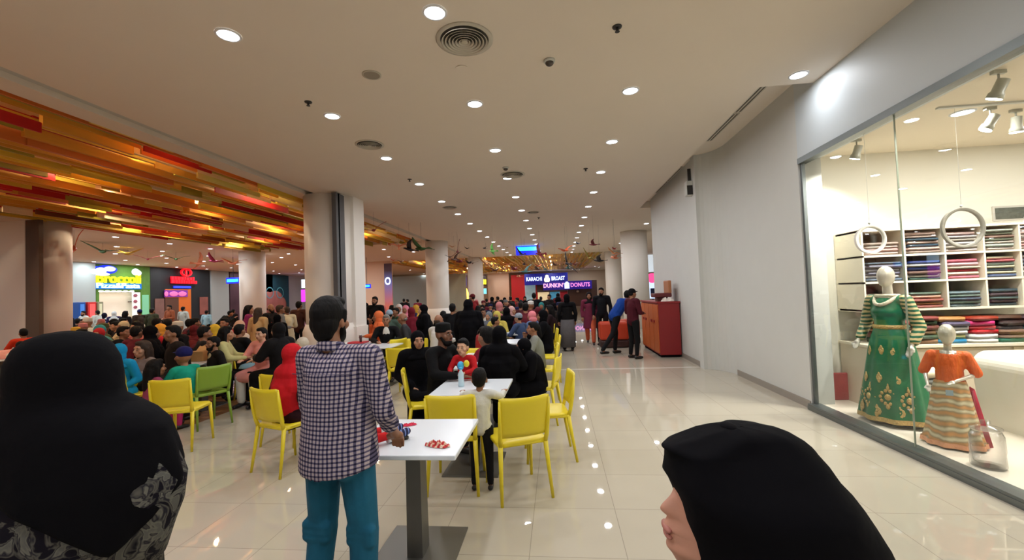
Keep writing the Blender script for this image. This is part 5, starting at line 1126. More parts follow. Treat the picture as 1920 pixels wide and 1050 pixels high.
def sitter(px, py, *a, z=1.30, pull=None, ch=None, fix=False, **k):
    """seated person whose head top shows at (px,py); z = head-top height"""
    rot = a[0]; ps = a[1]; off_ = V((0, .07, 0)); off_.rotate(Euler((0, 0, R(rot)))); best = None
    for dz in (0,) if fix else (0, -.03, .03, -.06, .05, -.09, -.12, -.15, -.19, -.23):
        q = at(px, py, z=z+dz); s_ = (z+dz)/NOM['sit']; c = clash(q[0]-off_.x*s_, q[1]-off_.y*s_)+abs(dz)*.4
        if best is None or c < best[0]: best = (c, q, s_)
    c, p, s_ = best
    if ch: chair(p[0]-off_.x*s_, p[1]-off_.y*s_, R(rot), ch)
    return person((p[0]-off_.x*s_, p[1]-off_.y*s_, 0), R(rot), s_, ps, *a[2:], **k)
def stander(px, py, Y, rot, ps, *a, **k):
    p = at(px, py, y=Y); return person((p[0], p[1], 0), R(rot), p[2]/(NOM['stand'] if ps != 'stand_lean' else 1.55), ps, *a, **k)
K = 'k'; NAVY = (24, 28, 60); DK = (30, 28, 32); WHT = (222, 220, 212)
# ---- row of tables in the walkway
T_ = 'sit_table'
person((-1.34, 4.66, 0), R(-112), 1.0, 'sit_table', 'shirt', 'topi', (15, 14, 17), DK, 2, 'bearded man in black with dark cap seated at the second table holding the toddler', face=True, beard=True, fine=True, haircol=(14, 13, 16))
sitter(783, 622, -150, 'sit_lap', 'abaya', 'hijab', K, K, 0, 'woman in black headscarf seated behind the bearded man in black', face=True, z=1.24)
# toddler on the lap
person((-1.03, 4.60, .39), R(168), .55, 'kidsit_table', 'shirt', 'short', (186, 30, 36), (186, 30, 36), 3, 'toddler in a red printed sweater held at the second table', face=True, fine=True)
person((-.69, 3.60, 0), R(2), .565, 'kidstand_table', 'shirt', 'short', (206, 206, 200), DK, 1, 'small child in a white sweater seen from behind with arms on the second table', fine=True)
person((-.72, 5.05, 0), R(-8), .93, 'sit_table', 'abaya', 'veil', K, K, 1, 'person in black seen from behind between the second and third tables')
sitter(912, 622, 50, 'kidsit_eat', 'shirt', 'short', (120, 24, 44), DK, 1, 'dark-haired boy in a maroon sweater holding a white cup', z=1.16, face=True)
person((-.30, 5.42, 0), R(100), .86, 'sit_slump', 'abaya', 'hijab', K, K, 2, 'child in black slumped on a yellow chair by the walkway')
sitter(999, 603, 95, 'sit_eat', 'shirt', 'pony', (128, 130, 122), (60, 74, 72), 1, 'girl in a grey hooded top eating with both hands', z=1.18)
sitter(1016, 582, 90, 'sit_table', 'abaya', 'hijab', K, K, 1, 'person in black just behind the girl in the grey hooded top', z=1.27)
sitter(996, 584, 60, T_, 'shirt', 'hood', (90, 110, 150), DK, 0, 'person in a pink hood and blue top at the walkway tables', haircol=(226, 130, 140), z=1.2)
sitter(972, 587, 60, T_, 'shirt', 'cap', (60, 76, 110), DK, 0, 'person in a pale grey cap and blue jacket at the walkway tables', haircol=(140, 150, 162), z=1.2)
sitter(950, 577, -10, T_, 'abaya', 'veil', K, K, 0, 'woman in a long black veil with pale pink edge, seen from behind', z=1.27)
sitter(960, 575, -120, T_, 'kameez', 'dupatta', (206, 150, 150), WHT, 0, 'woman in a pale pink scarf beside the black-veiled woman', haircol=(206, 160, 156), z=1.28)
sitter(928, 594, -70, T_, 'shirt', 'short', (90, 84, 60), DK, 1, 'dark-haired person in an olive grey top leaning over the table', z=1.15)
sitter(931, 584, 170, T_, 'kameez', 'hijab', (190, 170, 80), WHT, 1, 'person in a mustard yellow scarf at the walkway tables', haircol=(196, 178, 84), z=1.2)
sitter(916, 585, 160, T_, 'shirt', 'hijab', (110, 116, 126), DK, 0, 'person in a grey headscarf left of the mustard scarf', haircol=(112, 118, 128), z=1.2)
sitter(905, 578, -150, T_, 'shirt', 'short', (214, 206, 190), DK, 1, 'man in a cream shirt seated behind the boy in maroon', z=1.28, face=True)
sitter(896, 573, 20, T_, 'shirt', 'long', DK, DK, 1, 'long dark-haired person in black beside the man in cream', z=1.28)
sitter(976, 566, 0, T_, 'shirt', 'short', (70, 26, 30), DK, 1, 'person in dark maroon near the far kiosk tables', z=1.36)
sitter(1030, 572, 80, T_, 'shirt', 'long', (60, 30, 34), DK, 1, 'long-haired person in dark maroon by the walkway edge', z=1.30)
stander(848, 569, 8.6, 0, 'stand', 'shirt', 'short', (16, 16, 22), DK, 1, 'broad man in black seen from behind, standing left of the tall figure in black')
stander(878, 562, 7.6, -5, 'stand', 'abaya', 'veil', K, K, 1, 'tall figure in a long black veil seen from behind by the second column')
stander(886, 551, 14, 60, 'stand', 'shirt', 'cap', (130, 30, 34), DK, 1, 'man in a dark red shirt and cap in front of the third column', haircol=(90, 24, 28))
stander(1001, 549, 14.5, 5, 'stand', 'shirt', 'short', (18, 20, 30), DK, 1, 'man in a black jacket seen from behind before the broast counter')
GS = stander(1062, 552, 11.9, 5, 'stand', 'kameez', 'hijab', (20, 17, 20), (24, 22, 26), 1, 'woman in black top and grey skirt walking away down the walkway')
obj('skirt', MB().loft([[(rx*cos(2*pi*i/20), rx*.8*sin(2*pi*i/20), z) for i in range(20)] for rx, z in ((.225, .12), (.235, .5), (.205, .95))]), cloth((92, 88, 90)), GS)
stander(1046, 556, 13.2, 0, 'stand', 'abaya', 'hijab', K, K, 1, 'woman in black just left of the woman in the grey skirt')
stander(1104, 548, 13.3, 175, 'stand_walk', 'kameez', 'hijab', (110, 40, 62), (206, 96, 66), 1, 'woman in maroon kameez and orange trousers walking towards the viewer', haircol=(40, 24, 30))
stander(1127, 539, 13.0, 160, 'stand', 'shirt', 'short', (20, 22, 32), DK, 1, 'man in a dark jacket walking beside the woman in maroon', beard=True)
stander(1150, 546, 11.1, -62, 'stand_lean', 'shirt', 'short', (20, 60, 140), DK, 1, 'man in a blue shirt leaning towards the red cabinet')
stander(1184, 541, 10.35, -62, 'stand_front', 'shirt', 'cap', (72, 20, 32), DK, 1, 'man in a maroon uniform and cap at the red cabinet', haircol=(22, 18, 24))
stander(757, 560, 24, 30, 'stand', 'shirt', 'short', DK, DK, 1, 'first far dark figure before the pale wall', ) ; stander(764, 561, 24.3, 90, 'stand', 'shirt', 'short', (40, 44, 50), DK, 1, 'second far dark figure before the pale wall, just right of the first'); stander(783, 561, 23.5, 20, 'stand', 'shirt', 'short', (120, 40, 60), DK, 1, 'far figure in wine red before the pale wall')
stander(922, 557, 20, 90, 'stand', 'abaya', 'hijab', (40, 24, 28), K, 1, 'woman in dark brown standing left of the red hoarding'); stander(933, 556, 20.5, 60, 'stand', 'shirt', 'short', (56, 34, 36), DK, 1, 'man in dark brown standing at the red hoarding edge')
for i, (px, py, Y, c_, lb) in enumerate(((946, 558, 19, (76, 36, 36), 'brown-red'), (957, 556, 20, (40, 26, 30), 'near black'), (970, 558, 18, (100, 40, 44), 'brick red'), (984, 556, 21, (60, 36, 34), 'dark brown'), (1014, 556, 20, (44, 30, 34), 'dark plum'), (1030, 552, 18, (36, 26, 26), 'black brown'), (1046, 550, 20, (96, 34, 40), 'wine red'), (912, 560, 21, (36, 28, 30), 'charcoal brown'), (940, 562, 16, (70, 50, 44), 'earth brown'))):
    stander(px, py, Y, (0, 40, 90, 180, 20, 130)[i % 6], 'stand', 'shirt' if i % 2 else 'kameez', 'short' if i % 3 else 'hijab', c_, DK, 1, 'standing person in %s clothes before the far counters' % lb)
# ---- group right of the near column
SUIT = sitter(724, 590, -165, 'sit_table', 'shirt', 'short', (20, 19, 23), DK, 1, 'grey-haired man in a black suit and white shirt at the table right of the column', face=True, haircol='g', z=1.30)
obj('shirt_front', MB().ell((0, .126, .90), (.075, .032, .19), (R(-4), 0, 0)), cloth(WHT), SUIT)
sitter(755, 587, 110, 'sit_lap', 'shirt', 'bald', (66, 66, 68), DK, 1, 'balding man in a grey jacket beside the suited man', z=1.30, ch='yellow chair under the balding man in the grey jacket', haircol='g')
stander(793, 572, 8.9, 120, 'stand', 'abaya', 'veil', K, K, 3, 'girl in a long black veil looking over her shoulder by the second column', face=True)
sitter(822, 590, -30, T_, 'shirt', 'bald', (214, 210, 204), DK, 1, 'balding man in a white top at the second column', z=1.28, haircol='b')
sitter(831, 583, 0, T_, 'shirt', 'short', (30, 26, 30), DK, 1, 'small dark-haired person against the second column', z=1.28)
stander(703, 556, 11.5, 178, 'stand_front', 'shirt', 'short', (24, 20, 22), DK, 1, 'bearded man standing in a dark top with red front, right of the near column', beard=True, face=True)
stander(684, 568, 12, 120, 'stand', 'kameez', 'hijab', (40, 30, 40), DK, 1, 'dark figure standing just at the edge of the near column')
sitter(708, 584, 120, 'sit_eat', 'kameez', 'dupatta', (226, 110, 60), WHT, 1, 'woman in an orange scarf behind the suited man', haircol=(230, 120, 70), z=1.34)
sitter(730, 581, 10, T_, 'shirt', 'cap', (70, 90, 80), DK, 1, 'person in a pale blue cap behind the suited man', haircol=(150, 176, 196), z=1.34)
sitter(742, 577, 150, T_, 'shirt', 'short', (60, 90, 70), DK, 1, 'person in a green top in the crowd behind the suited man', z=1.38)
sitter(771, 577, 30, T_, 'kameez', 'dupatta', (110, 24, 40), DK, 1, 'woman in a maroon scarf left of the girl in the long veil', haircol=(110, 24, 40), z=1.36)
sitter(760, 573, 180, T_, 'kameez', 'hijab', (214, 120, 140), DK, 1, 'person in a rose pink scarf in the crowd near the tall poster', haircol=(220, 130, 150), z=1.42)
sitter(748, 571, 200, T_, 'shirt', 'hijab', (206, 200, 196), DK, 1, 'person in a white scarf in the crowd near the tall poster', haircol=(214, 206, 200), z=1.42)
sitter(716, 573, 160, T_, 'kameez', 'hijab', (196, 110, 110), DK, 1, 'person in a salmon scarf in the crowd near the tall poster', haircol=(200, 110, 104), z=1.42)
sitter(697, 584, 150, T_, 'kameez', 'long', (226, 190, 150), WHT, 1, 'woman in peach beside the woman in the orange scarf', z=1.32)
# ---- left of the near column
sitter(565, 634, 165, T_, 'kameez', 'dupatta', (176, 160, 146), DK, 3, 'woman with a beige scarf facing the viewer behind the checked-shirt man', haircol=(190, 178, 160), face=True, z=1.12)
sitter(550, 646, -20, 'sit_lap', 'kameez', 'veil', (60, 16, 26), (60, 16, 26), 0, 'woman under a bright red veil seen from behind on a yellow chair', haircol=(186, 24, 34), z=1.2, ch='yellow chair under the woman in the red veil')
sitter(521, 606, 75, T_, 'abaya', 'dupatta', (24, 20, 24), K, 0, 'woman in a black scarf looking left at the smiling girl', haircol=(22, 19, 24), z=1.31, face=True)
sitter(490, 614, 175, T_, 'kameez', 'pony', (226, 150, 140), WHT, 3, 'smiling girl in a pink flowered top facing the viewer', face=True, z=1.26)
sitter(449, 608, -8, T_, 'shirt', 'short', (16, 15, 18), (120, 150, 160), 1, 'man in a long black coat and pale jeans on a yellow chair, seen from behind', z=1.30, fine=True, ch='yellow chair under the man in the black coat and jeans')
sitter(424, 612, -60, T_, 'shirt', 'long', (196, 190, 130), DK, 0, 'woman with long dark hair in a pale yellow top beside the black coat', z=1.28)
stander(466, 572, 9.6, -60, 'stand', 'kameez', 'long', (130, 40, 90), WHT, 0, 'woman in a purple and white printed top standing by the round left column')
stander(484, 577, 9.0, -5, 'stand', 'kameez', 'long', (204, 170, 120), (204, 170, 120), 0, 'woman with long brown hair in a beige cardigan seen from behind', haircol='b')
stander(499, 588, 9.6, 100, 'stand', 'kameez', 'long', (200, 40, 50), (200, 40, 50), 0, 'girl in a bright red dress beside the beige cardigan')
stander(507, 570, 10.2, -100, 'stand', 'shirt', 'bald', (60, 50, 50), DK, 1, 'balding bearded man right of the round left column', beard=True, haircol='b')
stander(524, 572, 9.8, -40, 'stand_front', 'shirt', 'short', (130, 132, 134), DK, 1, 'man in a grey sweater bending beside the near column', haircol='b')
stander(538, 575, 10.6, 60, 'stand_front', 'kameez', 'short', (226, 214, 180), WHT, 1, 'child in pale yellow standing by the near column', haircol='b')
stander(560, 565, 11.2, 0, 'stand', 'shirt', 'short', (70, 40, 34), DK, 1, 'man in a brown plaid jacket seen from behind at the near column')
stander(520, 590, 9.0, 0, 'stand', 'abaya', 'hijab', K, K, 1, 'figure in black in front of the man in the grey sweater')
sitter(449, 600, 150, T_, 'shirt', None, (214, 190, 170), DK, 3, 'bald baby held up near the round left column', z=1.36)
# bearded man and maroon scarf
BRD = sitter(400, 631, 150, 'sit_lap', 'shirt', 'short', (34, 30, 28), (120, 108, 90), 1, 'bearded man in a dark jacket over beige, seated behind the green chair', face=True, beard=True, z=1.15, fine=True, fix=True)
obj('shirt_front', MB().ell((0, .128, .9), (.05, .03, .15)), cloth((176, 156, 120)), BRD)
sitter(381, 624, -160, T_, 'kameez', 'hijab', (96, 34, 48), DK, 1, 'woman in a maroon scarf beside the bearded man', haircol=(100, 36, 50), z=1.12)
sitter(345, 659, 75, 'kidsit_eat', 'shirt', 'cap', (24, 150, 126), (40, 40, 44), 1, 'boy in a turquoise sweater and navy cap at the popcorn table', haircol=(24, 26, 84), z=1.02, fix=True)
sitter(291, 682, -20, 'kidsit_table', 'shirt', 'long', (140, 60, 90), (190, 50, 110), 1, 'small child with black hair seen from behind at the popcorn table', z=.90, fix=True)
sitter(334, 632, 40, T_, 'abaya', 'veil', K, K, 1, 'large figure in a black veil behind the boy in turquoise', z=1.10, fix=True)
sitter(285, 612, -40, T_, 'abaya', 'veil', K, K, 1, 'figure in a black veil behind the small girl', z=1.30)
sitter(268, 647, 175, 'kidsit_table', 'shirt', 'long', (150, 140, 140), DK, 3, 'small brown-haired girl facing the viewer behind the cartons', haircol='b', face=True, z=1.0)
sitter(221, 646, -175, 'sit_lap', 'kameez', 'dupatta', (20, 140, 190), (20, 140, 190), 1, 'girl wrapped in a bright blue scarf at the popcorn table', haircol=(20, 140, 192), face=True, z=1.14)
sitter(303, 608, -30, T_, 'kameez', 'hijab', (196, 40, 56), DK, 0, 'woman in red with an orange yellow headscarf', haircol=(226, 160, 60), z=1.32)
sitter(333, 603, 160, 'sit_eat', 'shirt', 'topi', (34, 32, 36), DK, 1, 'man in a dark jacket and white cap resting his head on his hand', haircol=(206, 196, 180), face=True, z=1.34)
sitter(231, 612, -70, T_, 'shirt', 'short', (26, 24, 28), DK, 1, 'man in a black jacket looking right behind the blue-scarfed girl', z=1.32)
sitter(153, 617, -80, T_, 'shirt', 'short', (30, 28, 40), DK, 1, 'dark-haired boy looking right beside the black-veiled viewer-side woman', z=1.28)
sitter(189, 610, 0, T_, 'kameez', 'hijab', (80, 150, 150), DK, 1, 'person in a turquoise headscarf seen from behind', haircol=(60, 150, 160), z=1.32)
sitter(230, 603, 170, T_, 'kameez', 'hijab', (214, 190, 150), DK, 1, 'person in a cream cap-like scarf behind the man looking right', haircol=(220, 200, 160), z=1.35)
sitter(256, 603, 170, T_, 'kameez', 'long', (220, 130, 120), WHT, 0, 'woman in salmon pink facing the viewer behind the orange toy bag', z=1.35)
sitter(164, 596, 160, 'sit_eat', 'kameez', 'topi', (206, 208, 200), WHT, 1, 'heavy man in a pale grey kameez eating near the green counter', haircol=(210, 206, 200), z=1.42)
sitter(365, 610, 20, T_, 'kameez', 'hijab', (110, 40, 40), DK, 1, 'person in a brick red scarf in the middle crowd', haircol=(96, 30, 34), z=1.32)
sitter(383, 612, -40, T_, 'shirt', 'short', (44, 34, 30), DK, 1, 'dark-haired man in brown left of the yellow scarf', z=1.31)
sitter(400, 609, 140, T_, 'kameez', 'hijab', (226, 186, 60), DK, 1, 'woman in a bright yellow scarf in the middle crowd', haircol=(226, 186, 60), z=1.32)
sitter(44, 616, 70, T_, 'shirt', 'short', (206, 60, 34), DK, 1, 'boy in a puffy orange-red jacket by the big left column', z=1.24, face=True)
sitter(40, 640, 20, T_, 'kameez', 'short', (226, 220, 210), (220, 130, 90), 1, 'small child in a white top at the far left table', z=1.08)
stander(122, 583, 12.5, 20, 'stand', 'shirt', 'cap', (24, 28, 52), DK, 1, 'man in a navy jacket and dark cap right of the big left column', haircol=(24, 22, 30))
stander(157, 583, 17, 175, 'stand_front', 'kameez', 'short', (206, 212, 208), WHT, 1, 'man in a white kameez standing before the coolers', beard=True)
stander(183, 582, 17, 90, 'stand', 'kameez', 'short', (190, 200, 196), WHT, 1, 'man in a pale kameez turned sideways before the red cooler')
stander(196, 587, 16, 0, 'stand', 'kameez', 'hijab', (206, 214, 214), DK, 1, 'woman in white with a dark navy headscarf near the kitchen', haircol=(24, 24, 60))
stander(214, 584, 16, 40, 'stand', 'kameez', 'dupatta', (34, 34, 80), DK, 1, 'woman in navy with a white shawl before the kitchen', haircol=(206, 214, 216))
stander(235, 583, 14.5, 0, 'stand', 'shirt', 'long', (36, 26, 30), DK, 1, 'dark-haired woman seen from behind before the kitchen')
stander(262, 580, 15, 70, 'stand', 'shirt', 'cap', (64, 52, 44), DK, 1, 'man in a brown jacket and blue cap before the menu board', haircol=(30, 34, 90))
stander(285, 578, 15, 5, 'stand', 'kameez', 'short', (60, 66, 50), (50, 50, 44), 1, 'man in a dark olive kameez seen from behind beside the green counter')
stander(318, 572, 17.5, 170, 'stand_front', 'kameez', 'short', (150, 84, 56), DK, 1, 'man in rust brown before the orange doorway')
stander(343, 575, 18, 0, 'stand_front', 'kameez', 'short', (186, 198, 194), WHT, 1, 'person in a pale grey kameez seen from behind before the orange doorway')
stander(387, 582, 18, 10, 'stand', 'shirt', 'short', (150, 190, 206), DK, 1, 'man in a light blue shirt before the red brown poster')
stander(409, 584, 15, -50, 'stand_lean', 'shirt', 'short', (26, 34, 32), DK, 1, 'man in dark green black leaning beside the grey bay wall')
stander(437, 580, 17, 0, 'stand', 'shirt', 'short', (36, 30, 34), DK, 1, 'dark figure before the tall dark red advert')
# ---- denser crowd fill, every one seated between the tables
rnd = random.Random(42)
FC = [('black', (18, 17, 20)), ('navy', (26, 30, 66)), ('brown', (52, 38, 32)), ('maroon', (96, 30, 40)), ('olive', (84, 86, 50)), ('cream', (216, 204, 180)), ('pink', (196, 124, 126)), ('grey', (110, 110, 112)), ('white', (222, 220, 214)), ('mustard', (206, 160, 60)), ('teal', (40, 120, 120)), ('red', (180, 40, 46))]
HN = {'short': 'short hair', 'long': 'long hair', 'hijab': 'headscarf', 'topi': 'cap', 'dupatta': 'shawl'}
def fill(n, x0, x1, y0, y1, where, zz=(1.24, 1.36)):
    for i in range(n):
        px = x0+(x1-x0)*(i+rnd.random()*.8)/n; cn, cc = rnd.choice(FC[:5] if (rnd.random() < .75 or x0 > 880) else FC); h = rnd.choice(('short', 'short', 'long', 'hijab', 'hijab', 'topi', 'dupatta')); cn2, cc2 = rnd.choice(FC)
        lb = 'person in %s with %s, %s' % (cn, '%s %s' % (cn2, HN[h]) if h in ('hijab', 'dupatta', 'topi') else HN[h], where)
        for k in range(30):
            py = rnd.uniform(y0, y1); z = rnd.uniform(*zz); q = at(px, py, z=z)
            if not any((q[0]-a[0])**2+(q[1]-a[1])**2 < .6**2 for a in WHO) and not any((q[0]-a[0])**2+(q[1]-a[1])**2 < 1.0 for a in ((-5.3, 9.6), (-5.3, 18.6), (-5.3, 27.6), (-14.4, 18.9), (3.3, 18.6))): break
            px += rnd.uniform(-9, 9)
        else: continue
        sitter(px, py, rnd.choice((0, 20, -30, 90, -90, 150, 180, 200)), rnd.choice((T_, 'sit_eat', 'sit_lap')), rnd.choice(('shirt', 'kameez')), h, cc, rnd.choice((DK, WHT, (60, 50, 46))), rnd.choice((0, 1, 1, 2)), lb, z=z, haircol=None if h in ('short', 'long') else cc2)
fill(15, 135, 445, 596, 604, 'back rows at the left counters', (1.30, 1.40))
fill(10, 150, 430, 604, 612, 'middle rows at the left counters')
fill(4, 125, 300, 612, 618, 'behind the popcorn table', (1.24, 1.3))
fill(5, 690, 790, 572, 580, 'crowd right of the near column', (1.32, 1.42))
fill(14, 892, 1040, 561, 568, 'crowd before the far counters', (1.30, 1.40))
fill(8, 890, 990, 570, 577, 'at the farther walkway tables', (1.2, 1.28))
# ================================================================ man in the checked shirt
J = {k: (v.copy() if isinstance(v, Vector) else v) for k, v in pose('stand').items()}
J['elR'] = V((.262, -.0, 1.12)); J['elL'] = V((-.215, .05, 1.13)); J['wrR'] = V((.215, .19, .955)); J['wrL'] = V((-.12, .24, 1.0)); J['shL'] = V((-.175, 0, 1.40))
J['nk'] = V((-.025, -.005, 1.45)); J['hd'] = V((-.045, .015, 1.59)); J['kneeL'] = V((-.13, .03, .50)); J['kneeR'] = V((.12, .02, .50)); J['ankL'] = V((-.15, -.03, .09)); J['ankR'] = V((.14, -.03, .09))
CM = mat('navy and cream checked cotton', (150, 142, 158), .85, bump=.4, bscale=7, spec=.15); N, L, b = nodes_of(CM)
tc = N.new('ShaderNodeTexCoord'); sx_ = N.new('ShaderNodeSeparateXYZ'); ns = N.new('ShaderNodeTexNoise'); ns.inputs['Scale'].default_value = 5; va = N.new('ShaderNodeVectorMath'); va.operation = 'MULTIPLY_ADD'; va.inputs[1].default_value = (.016,)*3
L.new(tc.outputs['Object'], ns.inputs[0]); L.new(ns.outputs[1], va.inputs[0]); L.new(tc.outputs['Object'], va.inputs[2]); L.new(va.outputs[0], sx_.inputs[0])
def band(out, w, thr):
    a = N.new('ShaderNodeMath'); a.operation = 'MULTIPLY'; a.inputs[1].default_value = 1/w; f = N.new('ShaderNodeMath'); f.operation = 'FRACT'; g = N.new('ShaderNodeMath'); g.operation = 'GREATER_THAN'; g.inputs[1].default_value = thr
    L.new(out, a.inputs[0]); L.new(a.outputs[0], f.inputs[0]); L.new(f.outputs[0], g.inputs[0]); return g.outputs[0]
bx_ = band(sx_.outputs['X'], .0215, .58); bz = band(sx_.outputs['Z'], .0215, .58)
ad = N.new('ShaderNodeMath'); ad.operation = 'ADD'; L.new(bx_, ad.inputs[0]); L.new(bz, ad.inputs[1]); hf = N.new('ShaderNodeMath'); hf.operation = 'MULTIPLY'; hf.inputs[1].default_value = .5; L.new(ad.outputs[0], hf.inputs[0])
cr = N.new('ShaderNodeValToRGB'); cr.color_ramp.interpolation = 'CONSTANT'; L.new(hf.outputs[0], cr.inputs[0]); L.new(cr.outputs[0], b.inputs['Base Color'])
cr.color_ramp.elements[0].color = (*lin((182, 168, 172)), 1); cr.color_ramp.elements[1].position = .9; cr.color_ramp.elements[1].color = (*lin((34, 32, 54)), 1); e = cr.color_ramp.elements.new(.4); e.color = (*lin((92, 86, 112)), 1)
JM = mat('teal blue denim', (30, 94, 122), .8, bump=.5, bscale=9, var=.3, spec=.2)
p = at(616, 556, y=2.1)
t = thing('person', 'man in a checked shirt and blue jeans seen from behind at the nearest table', 'person', (p[0]+.05, 2.08, 0), R(-7), None, p[2]/1.722)
obj('body', body_mesh(J, .0065, curl=.7), SK[1], t)
mb = MB()
mb.cap(J['shL']*.9+J['nk']*.1, J['shR']*.9+J['nk']*.1, .062); mb.ell((0, .005, 1.27), (.185, .118, .19)); mb.ell((-.07, -.03, 1.32), (.10, .09, .12)); mb.ell((.07, -.03, 1.32), (.10, .09, .12)); mb.cap((-.12, .0, 1.38), (.12, .0, 1.38), .075)
rg = []
for k, (rx, ry, z) in enumerate(((.205, .182, .835), (.206, .182, .86), (.202, .174, .95), (.192, .158, 1.08), (.186, .150, 1.2), (.178, .138, 1.32), (.13, .10, 1.40))):
    rg.append([(rx*cos(2*pi*i/28), ry*sin(2*pi*i/28), z+(.012*cos(4*pi*i/28) if k == 0 else 0)) for i in range(28)])
mb.loft(rg)
for s_ in 'LR':
    mb.cap(J['sh'+s_], J['el'+s_], .066, .056); q = J['el'+s_]*.45+J['wr'+s_]*.55; mb.cap(J['el'+s_], q, .055, .047); mb.cap(q*.85+J['el'+s_]*.15, q, .053, .052)
obj('shirt', fuse(mb, .0075, 3), CM, t)
mb = MB(); n = 24
for k in range(1): mb.loft([[(-.03+r*cos(2*pi*i/n), -.008+r*1.02*sin(2*pi*i/n), z+.012*sin(2*pi*i/n)*-1) for i in range(n)] for r, z in ((.072, 1.435), (.069, 1.475), (.062, 1.482), (.060, 1.46), (.068, 1.43))], cap=False)
obj('collar', mb, CM, t)
mb = MB()
mb.tube([(-.17+.34*k/10, -.128-.022*sin(pi*k/10), 1.335+.0*k) for k in range(11)], .0018, 6); obj('yoke_seam', mb, mat('shirt seam', (70, 66, 90), .9), t)
mb = MB(); mb.ell((0, 0, .90), (.182, .140, .10))
for s_, sx in (('L', -1), ('R', 1)):
    mb.ell((sx*.075, -.045, .87), (.09, .09, .09)); mb.cap(J['hip'+s_], J['knee'+s_], .098, .074).cap(J['knee'+s_], J['ank'+s_]+V((0, 0, .0)), .076, .062)
    for z in (.50, .47, .53): mb.cap((sx*.13-.05, -.025, z), (sx*.13+.05, -.02, z-.006), .032)
    for z in (.12, .16): mb.cap((sx*.145-.03, -.03, z), (sx*.145+.03, -.03, z), .045)
obj('jeans', fuse(mb, .009, 3), JM, t)
mb = MB()
for sx in (-1, 1): mb._add([(sx*.04, -.152, .885), (sx*.13, -.138, .885), (sx*.125, -.15, .79), (sx*.085, -.158, .77), (sx*.045, -.158, .79)], [(0, 1, 2, 3, 4)])
[obj('shoe', shoes_mesh(J, s_), mat('dark shoe leather', (26, 22, 22), .4), t) for s_ in 'LR']
hm = MB(); hd = J['hd']; P = lambda x, y, z: (hd.x+x, hd.y+y, hd.z+z)
hm.ell(P(0, -.026, .042), (.086, .099, .098)).ell(P(0, -.055, -.01), (.079, .064, .075)).ell(P(0, .03, .1), (.062, .056, .036)).ell(P(0, -.06, -.06), (.055, .045, .05)).cap(P(-.08, .0, .0), P(-.08, .01, .05), .014).cap(P(.08, .0, .0), P(.08, .01, .05), .014)
obj('hair', fuse(hm, .006, 3), M_HAIR, t); obj('beard', beard_mesh(hd), M_HAIR, t)
for sx in (-1, 1):
    e_ = obj('eye', cached('eye', None), M_EYEW, t, loc=hd+V((sx*.031, .0835, .004))); obj('iris', cached('iris', None), M_EYE, e_, loc=(0, .0055, 0))
obj('mouth', cached('mouth', None), M_LIP, t, loc=hd+V((0, .0935, -.056)))
# child sitting on the table edge in front of him: only a red leg and striped sock show
def pose_floor():
    J2 = {k: (v.copy() if isinstance(v, Vector) else v) for k, v in pose('sit_lap').items()}
    J2.update(kneeL=V((-.12, .42, .53)), kneeR=V((.12, .42, .53)), ankL=V((-.12, .80, .52)), ankR=V((.12, .80, .52))); return J2
_C[('J', 'sit_floor')] = pose_floor()
f_ = at(738, 800, z=.82)
t = person((f_[0]-.30, f_[1]-.30, .53), R(-48), .5, 'sit_floor', 'shirt', 'short', (196, 34, 36), (196, 34, 36), 1, 'child in red with striped socks sitting on the nearest table before the man')
J2 = _C[('J', 'sit_floor')]
for s_ in 'LR': _C[('sock', s_)] = (lambda a: MB().cap(a+V((0, -.06, 0)), a+V((0, .02, -.02)), .056, .05).cap(a+V((0, .0, -.02)), a+V((0, .16, .02)), .056, .048))(J2['ank'+s_])
sk = mat('navy striped sock', (26, 30, 80), .8); N, L, b = nodes_of(sk); tc = N.new('ShaderNodeTexCoord'); wv = N.new('ShaderNodeTexWave'); wv.bands_direction = 'Y'; wv.inputs['Scale'].default_value = 7; cr = N.new('ShaderNodeValToRGB'); L.new(tc.outputs['Object'], wv.inputs[0]); L.new(wv.outputs[0], cr.inputs[0]); L.new(cr.outputs[0], b.inputs['Base Color'])
cr.color_ramp.elements[0].position = .72; cr.color_ramp.elements[0].color = (*lin((22, 26, 66)), 1); cr.color_ramp.elements[1].position = .8; cr.color_ramp.elements[1].color = (*lin((120, 140, 200)), 1)
for s_ in 'LR': obj('sock', fuse(_C[('sock', s_)], .012, 2), sk, t)
for s_ in 'LR': a = J2['ank'+s_]; obj('cuff', MB().tube([a+V((0, -.10, 0)), a+V((0, -.05, 0))], [.066, .068], 16), mat('white knit cuff', (226, 224, 220), .8), t)

# ================================================================ woman in black shawl, back to the viewer
def px_ring(py, L_, R_, Y, ry, n=36, dy=0, e=1.0):
    a = at(L_, py, y=Y); b = at(R_, py, y=Y); cx = (a[0]+b[0])/2; rx = (b[0]-a[0])/2; z = (a[2]+b[2])/2
    return [(cx+rx*math.copysign(abs(cos(q))**e, cos(q)), Y+dy+ry*math.copysign(abs(sin(q))**e, sin(q)), z) for q in [2*pi*i/n for i in range(n)]]
YW = 1.24
rows = [(624, 116, 132, .01), (627, 98, 150, .05), (636, 78, 168, .085), (652, 60, 184, .105), (676, 48, 197, .118), (704, 44, 203, .12), (730, 44, 206, .118), (748, 34, 212, .12), (762, 20, 240, .135), (778, 6, 272, .15), (800, -8, 296, .165), (840, -20, 310, .18), (890, -26, 322, .195), (950, -28, 322, .20), (1010, -24, 312, .20), (1050, -20, 300, .20)]
rg = [px_ring(py, l, r, YW, ry) for py, l, r, ry in rows]; n = 36
W0 = Vector((rg[-1][0][0]/2+rg[-1][18][0]/2, YW, 0))
t = thing('person', 'woman under a black shawl over a grey paisley dress, back to the viewer', 'person', tuple(W0))

